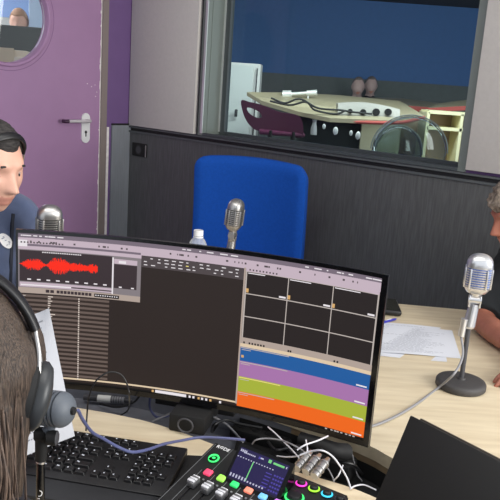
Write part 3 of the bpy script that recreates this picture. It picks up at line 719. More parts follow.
chl = [
 (CABB, .003, [(100, 404, .66), (118, 407, .67), (134, 402, .68), (142, 394, .70), (150, 400, .67), (160, 408, .66)], 'black cable lying in the desk channel below the monitor, left of the stand'),
 (CABU, .003, [(150, 396, .72), (150, 408, .68), (157, 417, .662), (170, 415, .67), (180, 408, .70)], 'blue-violet cable curling in the channel just left of the monitor stand'),
 (CABG, .0026, [(152, 421, .665), (162, 417, .67), (173, 412, .68), (184, 408, .70)], 'pale grey cable crossing the channel just left of the monitor stand'),
 (CABB, .0035, [(218, 424, .72), (212, 432, .70), (214, 425, .74), (226, 420, .74), (240, 424, .73), (262, 428, .72)], 'thick black cable bending right of the monitor stand'),
 (CABG, .0026, [(214, 417, .76), (226, 424, .72), (236, 434, .70), (243, 442, .70)], 'grey cable dropping into the channel right of the monitor stand'),
]
for m_, r_, P_, lb in chl: cable([atz(*p) for p in P_], r_ * 1.0, m_, lb)
up = [
 (CABW, .0015, [(268, 427, .79), (276, 434, .79), (284, 442, .785), (293, 451, .78), (299, 458, .78)], 'straight white cable slanting down towards the plugs behind the mixer'),
 (CABG, .0017, [(252, 444, .76), (256, 440, .775), (266, 438.5, .78), (280, 440, .785), (293, 445, .79), (303, 451, .785), (308, 458, .78)], 'grey cable arching behind the mixer display'),
 (CABW, .0017, [(277, 456, .75), (287, 457, .76), (298, 456, .775), (307, 452, .79), (306, 440, .80)], 'white cable looping beside the silver plugs'),
 (CABW, .0018, [(297, 450, .79), (305, 445, .80), (318, 440.5, .80), (328, 436, .80)], 'white cable rising to the right under the orange band'),
 (CABW, .0018, [(300, 455, .80), (310, 451.5, .81), (322, 450.5, .82), (332, 456, .80), (340, 466, .78), (347, 478, .755), (351, 489, .745)], 'long white cable arching over the plugs down to the desk'),
 (CABW, .0016, [(350, 489, .745), (355, 486, .745), (364, 485, .745), (376, 490, .745)], 'short white cable curling beside the black laptop'),
 (CABG, .0016, [(351, 450, .75), (354, 462, .71), (357, 474, .68), (362, 481, .66)], 'grey cable dropping into the dark channel near the laptop'),
 (CABW, .0015, [(334, 480, .745), (338, 476, .76), (341, 470, .77), (343, 465, .78)], 'short white cable end beside the coloured knobs'),
 (CABG, .0015, [(320, 462, .775), (326, 466, .765), (332, 476, .75), (334, 482, .745)], 'thin grey cable hanging right of the silver plugs'),
]
for m_, r_, P_, lb in up: cable([atz(*p) for p in P_], r_, m_, lb)
# black sleeve/adaptor in the channel
b = nb(); tube(b, [atz(300, 438, .76), atz(318, 444, .76), atz(334, 450, .755), atz(346, 452, .74)], .014, 14, rend=.019); setp(obj('cable_sleeve', b, BLKM), 'thick black cable sleeve below the monitor orange band', 'cable')
b = nb(); p = atz(322, 462, .69); box(b, (p.x + .01, p.y + .035, .675), (.15, .075, .045), Rz(-.5), .01); box(b, (p.x + .01, p.y + .035, .698), (.09, .05, .001), Rz(-.5), 0, 1)
setp(obj('power_adapter', b, [BLKM, BLK]), 'black power adapter lying in the channel behind the silver plugs', 'power adapter')
b = nb(); p = atz(262, 445, .66); box(b, (p.x, p.y + .03, .665), (.16, .05, .03), Rz(-.42), .006)
for k in range(4): cyl(b, (p.x - .05 + .035 * k, p.y + .052 - .0155 * k, .68), (p.x - .05 + .035 * k, p.y + .052 - .0155 * k, .682), .012, n=16, mi=1)
setp(obj('power_strip', b, [BLKM, BLK]), 'black power strip in the channel behind the mixer display', 'power strip')
for k in range(5):
    x0 = 268 + 16 * k; cable([atz(x0, 442 + 4 * k, .70), atz(x0 + 8, 450 + 3 * k, .72), atz(x0 + 22, 449 + 4 * k, .715), atz(x0 + 30, 462 + 3 * k, .67)], .0035, CABB, 'black cable in the dark channel behind the mixer, ' + ('first', 'second', 'third', 'fourth', 'fifth')[k] + ' from the left')
# marker in channel
b = nb(); p0, p1 = atz(84, 397, .668), atz(133, 401, .668); d = p1 - p0
cyl(b, p0, p0 + d * .28, .0085, n=18); cyl(b, p0 + d * .28, p0 + d * .55, .0095, n=18, mi=1); cyl(b, p0 + d * .55, p0 + d * .82, .0088, n=18, mi=2); cyl(b, p0 + d * .82, p1, .006, n=18)
for k in range(5): cyl(b, p0 + d * (.56 + .05 * k), p0 + d * (.575 + .05 * k), .009, n=18, mi=0)
setp(obj('marker_pen', b, [DKGREY, WHITE, CABG]), 'white and grey marker lying in the channel under the left of the monitor', 'marker')

# ------------------------------------------------------------------ things on the desk
def sheet(c4, label, name='paper_sheet', lines=14, seed=1, cols=(.08, .92), ink=INK, hand=False):
    """c4: corners TL TR BR BL in 3D"""
    TL, TR, BR, BL = [Vector(p) for p in c4]; nrm = (TR - TL).cross(BL - TL).normalized()
    if nrm.dot(CAM - TL) < 0: nrm = -nrm
    f = lambda u, v, o=0: TL.lerp(TR, u).lerp(BL.lerp(BR, u), v) + nrm * (o + .0016 * math.sin(u * 5 + v * 3 + seed))
    bm = nb(); N = 14
    for o in (0, .0006):
        V = [[bm.verts.new(f(i / N, j / N, o)) for i in range(N + 1)] for j in range(N + 1)]
        for j in range(N):
            for i in range(N):
                q = (V[j][i], V[j][i + 1], V[j + 1][i + 1], V[j + 1][i]); bm.faces.new(q if o == 0 else q[::-1])
    bmesh.ops.recalc_face_normals(bm, faces=bm.faces[:])
    rnd = random.Random(seed)
    for k in range(lines):
        v = .07 + .88 * k / lines; u = cols[0]; end = cols[1] * rnd.uniform(.6, 1)
        while u < end:
            w = rnd.uniform(.02, .07); u1 = min(u + w, end)
            s = rnd.uniform(-.008, .008) if hand else 0
            quad(bm, f(u, v + s, .0012), f(u1, v - s, .0012), f(u1, v + .009 - s, .0012), f(u, v + .009 + s, .0012), 1)
            u = u1 + rnd.uniform(.006, .02)
    return bm
pc = [atz(375, 322.5, DS + .002), atz(452, 331, DS + .002), atz(461, 358, DS + .002), atz(372, 352, DS + .002)]
b = sheet(pc, '', lines=22, seed=3); o = setp(obj('paper_sheet', b, [PAPER, INK], smooth=False), 'top printed white sheet lying on the desk between monitor and right microphone', 'paper', 'printed sheets on the desk')
pc2 = [atz(368, 321, DS + .0003), atz(441, 327.5, DS + .0003), atz(447, 362, DS + .0003), atz(368, 355, DS + .0003)]
b = sheet(pc2, '', lines=3, seed=5); setp(obj('paper_sheet', b, [PAPER, INK], smooth=False), 'white sheet lying under the printed sheet beside the monitor, its edge showing', 'paper', 'printed sheets on the desk')
# phone
b = nb(); pA, pB, pC_ = atz(372, 304, DS), atz(399, 306, DS), atz(400, 319, DS)
u_ = (pB - pA).normalized(); 
box(b, (.512, 2.535, DS + .013), (.098, .15, .022), Rz(-.06), .009, seg=3); ph = setp(obj('mobile_phone', b, BLK), 'black phone lying at the far desk edge beside the monitor', 'phone')
b = nb(); box(b, (.512, 2.535, DS + .0243), (.086, .138, .001), Rz(-.06), 0); obj('screen', b, M('phone_glass', (38, 38, 30), .2), ph, False)
b = nb(); p0, p1 = atz(380, 323, DS + .006), atz(395, 319.2, DS + .006); cyl(b, p0, p1, .0055, .004, 12); cyl(b, p1, p1 + (p1 - p0) * .12, .004, .001, 12)
pen = setp(obj('ballpoint_pen', b, M('pen_blue', (58, 58, 170), .35)), 'blue pen lying between the phone and the printed sheets', 'pen')
b = nb(); cyl(b, p0 + (p1 - p0) * .35 + Vector((0, 0, .004)), p0 + (p1 - p0) * .75 + Vector((0, 0, .005)), .0014, n=8); obj('pen_clip', b, WHITEP, pen)
# bottle
bx, by = at(198.5, 232, 2.12).xy; zt = at(198.5, 230.2, 2.12).z
bt = root('water_bottle', (bx, by, DS), 0, 'clear plastic water bottle with white cap behind the monitor', 'bottle')
hb = zt - DS; b = nb(); lathe(b, [(.0, 0), (.036, 0), (.040, .006), (.040, hb * .25), (.037, hb * .3), (.040, hb * .36), (.040, hb - .085), (.034, hb - .06), (.022, hb - .032), (.0125, hb - .02), (.0125, hb - .004)], (bx, by, DS), n=32); obj('body', b, PET, bt)
b = nb(); cyl(b, (bx, by, zt - .016), (bx, by, zt), .0150, .0145, 28); cyl(b, (bx, by, zt - .022), (bx, by, zt - .0185), .0155, n=28); obj('cap', b, WHITEP, bt)
b = nb(); lathe(b, [(.0, .004), (.037, .004), (.037, hb * .55), (0, hb * .55)], (bx, by, DS), n=28); obj('water', b, glass('water', (.9, .94, .97), ior=1.3), bt)

# ------------------------------------------------------------------ laptop, half closed, seen from behind
A_ = atz(410, 415, .95); A2 = A_ + Vector((.615, -.788, 0)) * .34
lu = Vector((-.33, -.257, -.908)).normalized(); lv = Vector((.615, -.788, 0)).normalized(); ln = lu.cross(lv).normalized()
if ln.dot(CAM - A_) < 0: ln = -ln
LH = (A_.z - DS - .016) / .908
lap = root('laptop', (A_ + lu * LH).xy.to_3d() + Vector((0, 0, DS)), 0, 'matte black half-closed laptop seen from behind at the lower right', 'laptop')
RL = Matrix((lv, -lu, ln)).transposed()
if RL.determinant() < 0: RL = Matrix((lv, lu, ln)).transposed()
b = nb(); box(b, A_ + lv * .165 + lu * LH / 2 - ln * .004, (.33, LH, .007), RL, .0025); obj('lid', b, M('laptop_black', (25, 24, 22), .6), lap)
b = nb(); box(b, A_ + lv * .181 + lu * (LH / 2 - .006) - ln * .012, (.33, LH - .006, .007), RL, .002); obj('display', b, M('laptop_dark_brown_edge', (62, 54, 46), .5), lap)
hb_ = A_ + lu * LH; bd = Vector((.788, .615, 0)); b = nb()
box(b, Vector((hb_.x, hb_.y, DS + .009)) + lv * .18 + bd * .115, (.33, .23, .016), Rz(math.atan2(lv.y, lv.x)), .004); obj('keyboard_base', b, BLK, lap)

# ------------------------------------------------------------------ keyboard
KA = math.radians(-9.5); ku = Vector((math.cos(KA), math.sin(KA), 0)); kv = Vector((math.sin(KA), -math.cos(KA), 0)); KO = Vector((-.102, 1.369, DS))   # far right corner; ku to the right, kv to the viewer
kb = root('computer_keyboard', KO - ku * .225 + kv * .08, KA, 'black computer keyboard with white legends in front of the monitor', 'keyboard')
def kp(a, c, h=0): return KO - ku * a + kv * c + Vector((0, 0, h))
b = nb(); 
Rk = Rz(KA) @ Rx(math.radians(4))
box(b, kp(.225, .082, .014), (.452, .168, .016), Rz(KA) @ Rx(math.radians(4)), .002); obj('case', b, BLK, kb)
b = nb(); box(b, kp(.225, .198, .008), (.45, .065, .013), Rz(KA), .005); obj('wrist_rest', b, M('rest_dark_grey', (40, 41, 44), .6), kb)
def key_mesh(w):
    bm = nb(); vs = box(bm, (0, 0, 0), (w, .0185, .0065), None, 0)
    for v in vs:
        if v.co.z > 0: v.co.x *= (w - .004) / w; v.co.y *= .78
    bmesh.ops.bevel(bm, geom=bm.edges[:], offset=.0008, segments=1, affect='EDGES')
    for k in range(random.choice((1, 1, 2))):
        x0 = -w / 2 + .0045 + .0030 * k; y0 = random.uniform(-.001, .0015)
        f = quad(bm, (x0, y0, .0035), (x0 + .0028, y0, .0035), (x0 + .0028, y0 + .0034, .0035), (x0, y0 + .0034, .0035), 1)
    me = bpy.data.meshes.new('key'); bm.to_mesh(me); bm.free(); me.materials.append(BLK); me.materials.append(M('key_legend', (200, 204, 214), .5)); return me
KM = {}
def add_key(a, row, w, drop=0):
    key = (round(w, 3), random.randrange(4))
    if key not in KM: KM[key] = key_mesh(w)
    o = bpy.data.objects.new('key', KM[key]); col.objects.link(o); o.parent = kb
    c = .016 + row * .0228 + (.006 if row else 0)
    p = kp(a, c, .0302 - c * .07)
    o.location = wm(kb).inverted() @ p; o.rotation_euler = (math.radians(4), 0, 0)
nkeys = 0
for row in range(6):
    if row == 0: cols_ = [.013 + .0195 * k for k in range(3)] + []
    # numpad
    if row > 0:
        for k in range(4):
            if (row == 3 or row == 5) and k == 0: continue
            add_key(.020 + .0195 * k, row, .0175); nkeys += 1
    # navigation block
    if row in (0, 1, 2):
        for k in range(3): add_key(.108 + .0195 * k, row, .0175)
    if row == 4: add_key(.1275, row, .0175)
    if row == 5:
        for k in range(3): add_key(.108 + .0195 * k, row, .0175)
    # main block
    if row == 5:
        a = .165
        for w in (.024, .022, .022, .024, .105, .022, .022, .024): add_key(a + w / 2, row, w - .002); a += w
    else:
        a = .165
        while a < .425:
            w = .0195
            if a < .17 and row in (1, 3, 4): w = .036
            add_key(a + w / 2, row, w - .002); a += w
b = nb(); prism(b, [tuple(atz(x, y, DS).xy) for x, y in ((184, 456), (207, 457), (158, 512), (128, 512))], DS + .0004, DS + .0024); setp(obj('dark_sheet', b, BLKM, smooth=False), 'thin black sheet added to darken the desk between the keyboard and the mixer', 'mat')  # black sheet added to darken the gap beside the keyboard
# ------------------------------------------------------------------ paper propped on the keyboard
b = sheet([at(30, 315.5, 1.395), at(49.5, 308.5, 1.395), at(74.5, 436, 1.33), at(18, 459, 1.25)], '', lines=18, seed=9, cols=(.15, .8), ink=INK, hand=True)
setp(obj('paper_sheet', b, [M('note_paper', (192, 194, 200), .85), INKD], smooth=False), 'handwritten white sheet propped upright on the keyboard in front of the monitor left edge', 'paper')

# ------------------------------------------------------------------ podcast mixer
MA = math.radians(-33); mu = Vector((math.cos(MA), math.sin(MA), 0)); mv = Vector((math.sin(MA), -math.cos(MA), 0)); MO = Vector((-.038, 1.375, 0))
Mc = MO + mu * .153 + mv * .125
mix = root('audio_mixer', (Mc.x, Mc.y, DS), MA, 'black podcast mixer with lit pads, faders and a tilted display', 'audio mixer')
ZM = .785
def mp(a, c, z=ZM): return MO + mu * a + mv * c + Vector((0, 0, z - .25 * (c - .114)))
RM = Rz(MA) @ Rx(math.atan(.25))
b = nb(); tv = [mp(.016, .034), mp(.318, .034), mp(.318, .268), mp(.016, .268)]
prism(b, [(p.x, p.y) for p in tv], 0, 1)
for v in b.verts:
    t_ = min(tv, key=lambda p: (p.x - v.co.x) ** 2 + (p.y - v.co.y) ** 2); v.co.z = DS + .001 if v.co.z < .5 else t_.z
bmesh.ops.bevel(b, geom=b.edges[:], offset=.003, segments=2, affect='EDGES'); obj('body', b, BLKM, mix)
b = nb(); 
for s0, s1 in (((.044, .006), (.044, .105)),): 
    pass
def strip(bm, a0, c0, a1, c1, w=.0012, z=ZM + .0006, mi=0):
    p, q = mp(a0, c0, z), mp(a1, c1, z); n_ = (q - p).cross(Vector((0, 0, 1))).normalized() * w / 2
    quad(bm, p - n_, q - n_, q + n_, p + n_, mi)
for k in range(6): strip(b, .043 + .031 * k, .112, .043 + .031 * k, .245, .0013)
strip(b, .022, .040, .022, .262, .0012); strip(b, .062, .038, .062, .108, .0012)
obj('panel_lines', b, M('panel_line_grey', (120, 122, 124), .4), mix, False)
padc = [(232, 70, 104), (150, 222, 84), (50, 214, 110), (240, 134, 110), (110, 176, 226), (190, 120, 220)]
for k, c in enumerate(padc):
    b = nb(); box(b, mp(.0595 + .0315 * k, .114, ZM + .002), (.0165, .0150, .006), RM, .0025, seg=3)
    obj('pad_button', b, M('pad_%d' % k, c, .5, emit=c, estr=.75), mix, label=('pink', 'lime', 'green', 'salmon', 'light blue', 'lilac')[k] + ' lit square button')
    fd = nb(); p = mp(.054 + .0325 * k, .152, ZM + .007)
    box(fd, p, (.017, .022, .014), RM, .003); box(fd, p + Vector((0, 0, .0072)), (.016, .004, .003), RM, .001, mi=1); 
    for s in (-1, 1): box(fd, p + mv * .0075 * s + Vector((0, 0, .0065)), (.015, .006, .004), RM, .001, mi=1)
    fo = obj('fader', fd, [M('fader_silver', (128, 128, 130), .35, metal=.4), M('fader_highlight', (226, 226, 230), .3)], mix, label='silver fader cap')  # pale ridges put the caps' white highlights into colour
    sl = nb(); strip(sl, .054 + .0325 * k, .130, .054 + .0325 * k, .24, .003, ZM + .0007); obj('fader_slot', sl, BLKG, mix, False)
    for c_ in (.128, .142, .156): 
        pass
    bm = nb(); cyl(bm, mp(.062 + .0325 * k, .132, ZM), mp(.062 + .0325 * k, .132, ZM + .0015), .0022, n=12); obj('indicator', bm, CABG, mix)
# lit ring button
b = nb(); cyl(b, mp(.046, .079, ZM), mp(.046, .079, ZM + .004), .010, n=32); rb = obj('round_button', b, BLKG, mix)
GRN = M('glow_green', (60, 220, 110), .5, emit=(60, 220, 110), estr=1)
b = nb(); tube(b, [mp(.046 + .0095 * math.cos(a), .079 + .0095 * math.sin(a), ZM + .0035) for a in [2 * PI * i / 28 for i in range(28)]], .0020, 8, smooth=False, closed=True); cyl(b, mp(.046, .079, ZM + .004), mp(.046, .079, ZM + .005), .0035, n=16); obj('light_ring', b, GRN, rb, label='green light ring')
# brand lettering
def text_mesh(txt, size):
    cu = bpy.data.curves.new('t', 'FONT'); cu.body = txt; cu.size = size; cu.extrude = .0002; cu.offset = size * .02
    o = bpy.data.objects.new('t', cu); col.objects.link(o); dg = bpy.context.evaluated_depsgraph_get(); dg.update()
    me = bpy.data.meshes.new_from_object(o.evaluated_get(dg)); bm = bmesh.new(); bm.from_mesh(me); bpy.data.objects.remove(o); return bm
b = text_mesh('RØDE', .0115); bmesh.ops.transform(b, matrix=Matrix.Translation(mp(.028, .048, ZM + .0008)) @ RM.to_4x4(), verts=b.verts[:]); obj('brand_lettering', b, WHITEP, mix, False)
# tilted display: front edge low, back edge raised
q0 = Vector((atz(227, 478, .79))); du = mu; dvv = (-mv * .043 + Vector((0, 0, .047)))
# position in mixer frame
dw = .109
fr = q0 - du * .006 - dvv * .12; W_ = dw + .014; H_ = 1.22
b = nb()
c0 = fr; c1 = fr + du * W_; c2 = fr + du * W_ + dvv * H_; c3 = fr + dvv * H_
nrmD = du.cross(dvv).normalized()
vs_ = [b.verts.new(p) for p in (c0, c1, c2, c3)]; lo = [b.verts.new(Vector((p.x, p.y, ZM - .01))) for p in (c0, c1, c2 - mv * .002, c3 - mv * .002)]
b.faces.new(vs_); 
for i in range(4): b.faces.new((vs_[i], lo[i], lo[(i + 1) % 4], vs_[(i + 1) % 4]))
b.faces.new(lo[::-1]); bmesh.ops.recalc_face_normals(b, faces=b.faces[:])
dh = obj('display_housing', b, BLKG, mix, False)
def dp(u, v, o=.0006): return q0 + du * (dw * u) + dvv * (1.0 * v) + nrmD * o
SM = [M('disp_navy', (10, 8, 20), .2, emit=(36, 30, 74), estr=1), M('disp_white', (10, 10, 10), .3, emit=(190, 190, 214), estr=1), M('disp_violet', (10, 10, 10), .3, emit=(72, 62, 158), estr=1), M('disp_green', (10, 10, 10), .3, emit=(120, 210, 130), estr=1), M('disp_dark', (8, 8, 12), .3, emit=(24, 20, 44), estr=1)]
b = nb()
def dq(u0, u1, v0, v1, mi, o=.0010): quad(b, dp(u0, v0, o), dp(u1, v0, o), dp(u1, v1, o), dp(u0, v1, o), mi)
dq(0, 1, 0, 1, 0, .0006); dq(0, 1, 0, .06, 4, .0008)
for k in range(4): dq(.02 + .035 * k, .045 + .035 * k, .88, .95, 1)
for k in range(7): dq(.10 + .035 * k, .125 + .035 * k, .86, .90, 1)
dq(.40, .44, .86, .93, 2); dq(.44, .50, .88, .92, 1); dq(.60, .66, .86, .96, 3); dq(.70, .92, .87, .93, 3); dq(.95, .97, .88, .94, 1)
for k in range(14): dq(.01 + .055 * k, .035 + .055 * k, .705, .735, 1)
dq(.335, .355, .12, .72, 3)
for k in range(12): dq(.02 + .06 * k, .05 + .06 * k, .10, .20 if k < 6 else .15, 1)
for k in range(4):
    for j in range(5): dq(.80 + .05 * k, .835 + .05 * k, .12 + .11 * j, .17 + .11 * j, 2)
for k in range(5): dq(.64, .76, .16 + .10 * k, .19 + .10 * k, 2)
obj('display', b, SM, dh, False, label='violet lit touch display')
# coloured ring knobs
kc = [(236, 60, 190), (150, 220, 50), (60, 190, 226), (60, 50, 60)]
for k, c in enumerate(kc):
    p = mp(.229 + .0270 * k, .053, ZM)
    b = nb(); lathe(b, [(.0080, 0), (.0080, .006), (.0074, .008), (.0060, .009), (0, .009)], p, n=28); ko = obj('knob', b, BLK, mix)
    b = nb(); tube(b, [p + Vector((.0096 * math.cos(a), .0096 * math.sin(a), .0022)) for a in [2 * PI * i / 28 for i in range(28)]], .0016, 8, smooth=False, closed=True)
    obj('knob_ring', b, M('ring_%d' % k, c, .5, emit=c if k < 3 else None, estr=1), ko, label=('magenta', 'lime green', 'cyan', 'unlit dark')[k] + ' ring')
b = nb(); p = mp(.236, .089, ZM); lathe(b, [(.014, 0), (.014, .007), (.013, .010), (.010, .011), (0, .011)], p, n=32); ko = obj('main_dial', b, BLK, mix)
b = nb(); tube(b, [p + Vector((.0165 * math.cos(a), .0165 * math.sin(a), .0025)) for a in [2 * PI * i / 32 for i in range(32)]], .002, 8, smooth=False, closed=True); obj('dial_ring', b, GRN, ko, label='green ring')
for i in range(2):
    for j in range(3):
        b = nb(); box(b, mp(.262 + .03 * i, .125 + .035 * j, ZM + .002), (.022, .024, .005), RM, .003); obj('trigger_pad', b, DKGREY, mix)
# plugs behind mixer
for k, (px, py) in enumerate(((300.5, 464), (309.5, 467.5), (318, 471.5))):
    p = atz(px, py, .772); b = nb(); d = (-mv + Vector((0, 0, .25))).normalized()
    s = p - d * .016
    cyl(b, s, s + d * .040, .0085, n=20); cyl(b, s + d * .040, s + d * .044, .0102, n=20); cyl(b, s + d * .044, s + d * .06, .008, .004, 20)
    for z_ in (.010, .022): cyl(b, s + d * z_, s + d * (z_ + .002), .0101, n=20)
    setp(obj('audio_plug', b, SATIN), ('left', 'middle', 'right')[k] + ' one of three silver plugs in the back of the mixer', 'plug', 'silver plugs behind the mixer')

# ------------------------------------------------------------------ grey podcast microphone, left foreground
PX = at(57, 409, 1.10)
pm = root('podcast_microphone', (PX.x - .012, 1.10, DS), 0, 'dark grey rounded podcast microphone on a black tabletop pole in the left foreground', 'microphone')
ax = Vector((.86, -.28, .10)).normalized()
prof = [(.0, -.052), (.022, -.050), (.028, -.044), (.0295, -.036)]
for k in range(7):
    h = -.020 + k * .0075; prof += [(.0300, h), (.0300, h + .0042), (.0262, h + .0048), (.0262, h + .0070)]
prof += [(.0300, .0335), (.0290, .038), (.0262, .043), (.0215, .048), (.013, .053), (.0, .054)]
b = nb(); lathe(b, prof, PX - ax * .024, ax, 48); obj('microphone_body', b, POD, pm, ang=35)
b = nb(); cyl(b, PX + ax * .026, PX + ax * .034, .008, .006, 16); obj('connector', b, BLKM, pm)
P2 = at(44, 437, 1.10)
b = nb(); tube(b, [PX + Vector((-.012, 0, -.026)), at(50, 428, 1.10), at(46, 432, 1.10), P2], .009, 12); obj('yoke', b, POD, pm)
b = nb(); tp = at(41.5, 430, 1.10); bp_ = at(41, 460, 1.10); cyl(b, tp, bp_, .011, .0095, 20); box(b, at(41, 434, 1.10), (.022, .022, .02), None, .005); obj('clamp', b, BLKM, pm)
b = nb(); kc_ = at(55, 438, 1.09); cyl(b, kc_ + Vector((-.012, 0, 0)), kc_ + Vector((.003, 0, 0)), .0125, n=24); cyl(b, kc_ + Vector((.003, 0, 0)), kc_ + Vector((.005, 0, 0)), .0125, .009, 24, mi=1); obj('clamp_knob', b, [BLKM, DKGREY], pm)
p1_ = at(40.5, 462, 1.10); b = nb(); cyl(b, bp_, (p1_.x, p1_.y, p1_.z), .0082, n=22); obj('pole_collar', b, CHROME, pm)
b = nb(); cyl(b, p1_, (p1_.x - .0, p1_.y, DS + .012), .0075, n=22); obj('pole', b, BLKG, pm)
b = nb(); lc = at(40.5, 491, 1.10); 
for k in range(14):
    a0 = -1.9 + k * .24; a1 = a0 + .24
    qf = lambda a, r: Vector((lc.x + .0077 * math.sin(r * math.cos(a) / .0077), 1.10 - .0077 * math.cos(r * math.cos(a) / .0077), lc.z + r * math.sin(a) * 1.1))
    quad(b, qf(a0, .0042), qf(a1, .0042), qf(a1, .0056), qf(a0, .0056))
for z_ in (-.010, -.014, -.018): box(b, (lc.x - .001, 1.0925, lc.z + z_), (.004, .0006, .0016))
obj('pole_logo', b, WHITEP, pm, False)
b = nb(); lathe(b, [(0, 0), (.045, 0), (.045, .006), (.040, .010), (.012, .013), (0, .013)], (p1_.x, p1_.y, DS), n=40); obj('base', b, BLKM, pm)

# ------------------------------------------------------------------ blue chairs
def chair_proto():
    r = root('conference_chair', (0, 0, 0), 0, 'blue upholstered conference chair with a wide rounded back, empty, by the back wall', 'chair', 'blue conference chairs')
    w2, h, z0 = .283, .60, .565
    bm = nb(); NX, NZ = 28, 28
    def P(i, j, side):
        u = -1 + 2 * i / NX; v = j / NZ
        # rounded outline with arched top
        hw = w2 * (1 - .02 * v)
        rc = .20
        x = u * hw; z = z0 + v * h
        # corner rounding (superellipse squeeze)
        uu, vv = abs(u), abs(2 * v - 1)
        if uu > 1 - rc and vv > 1 - rc:
            du_, dv_ = (uu - (1 - rc)) / rc, (vv - (1 - rc)) / rc
            m = max(du_, dv_); L = math.hypot(du_, dv_)
            if L > 0: du_, dv_ = du_ * m / L, dv_ * m / L
            x = math.copysign((1 - rc + rc * du_) * hw, u); z = z0 + h * (.5 + .5 * math.copysign(1 - rc + rc * dv_, v - .5))
        z += .018 * (1 - u * u) * (v > .5) * (v - .5) * 2
        y = .045 * u * u + .05 * (v - .3) ** 2            # wraps round
        edge = min(1 - uu, 1 - vv); th = .020 + .016 * min(1, edge / .12) ** .5
        return Vector((x, -y * 1 + (-th if side else th), z))
    V = {}
    for s in (0, 1):
        for i in range(NX + 1):
            for j in range(NZ + 1): V[s, i, j] = bm.verts.new(P(i, j, s))
        for i in range(NX):
            for j in range(NZ):
                q = (V[s, i, j], V[s, i + 1, j], V[s, i + 1, j + 1], V[s, i, j + 1]); bm.faces.new(q if s else q[::-1])
    bd_ = [(i, 0) for i in range(NX)] + [(NX, j) for j in range(NZ)] + [(i, NZ) for i in range(NX, 0, -1)] + [(0, j) for j in range(NZ, 0, -1)]
    for k in range(len(bd_)):
        a, c = bd_[k], bd_[(k + 1) % len(bd_)]
        bm.faces.new((V[0, a[0], a[1]], V[0, c[0], c[1]], V[1, c[0], c[1]], V[1, a[0], a[1]]))
    bmesh.ops.recalc_face_normals(bm, faces=bm.faces[:])
    obj('backrest', bm, BLUEF, r, ang=70)
    bm = nb(); box(bm, (0, -.25, .50), (.54, .50, .09), None, .04, seg=4); obj('seat', bm, BLUEF, r, ang=70)
    bm = nb(); box(bm, (0, .05, .55), (.06, .02, .3), None, .008); box(bm, (0, -.08, .445), (.06, .27, .02), None, .004); obj('back_bracket', bm, BLKM, r)
    bm = nb(); cyl(bm, (0, -.22, .10), (0, -.22, .455), .025); obj('gas_column', bm, BLK, r)
    for k in range(5):
        a = 2 * PI * k / 5 + .3; bm = nb(); e = Vector((.3 * math.cos(a), -.22 + .3 * math.sin(a), .075)); tube(bm, [(0, -.22, .10), e], .018, 10, smooth=False, rend=.012); lg = obj('base_arm', bm, BLK, r)
        bm = nb(); cyl(bm, e + Vector((0, -.012, -.047)), e + Vector((0, .012, -.047)), .027, n=20); cyl(bm, e, e - Vector((0, 0, .03)), .008, n=8); obj('castor', bm, BLKM, lg)
    for sx_ in (-1, 1):
        bm = nb(); tube(bm, [(.25 * sx_, -.1, .46), (.31 * sx_, -.12, .48), (.32 * sx_, -.14, .6), (.32 * sx_, -.15, .66)], .014, 10); box(bm, (.32 * sx_, -.2, .67), (.05, .24, .025), None, .01); obj('armrest', bm, BLK, r)
    return r
ch1 = chair_proto()
ca = at(253, 205, 3.36); ch1.location = (ca.x, ca.y, 0); ch1.rotation_euler = (0, 0, math.atan2(-.38, .92))
for (x, y, a, lb) in ((-1.09, 2.27, math.radians(45), 'blue conference chair under the man in the slate-blue top'), (1.41, 2.25, math.radians(-95), 'blue conference chair under the man in the black t-shirt')):
    c = copy_tree(ch1); c.location = (x, y, 0); c.rotation_euler = (0, 0, a); c['label'] = lb

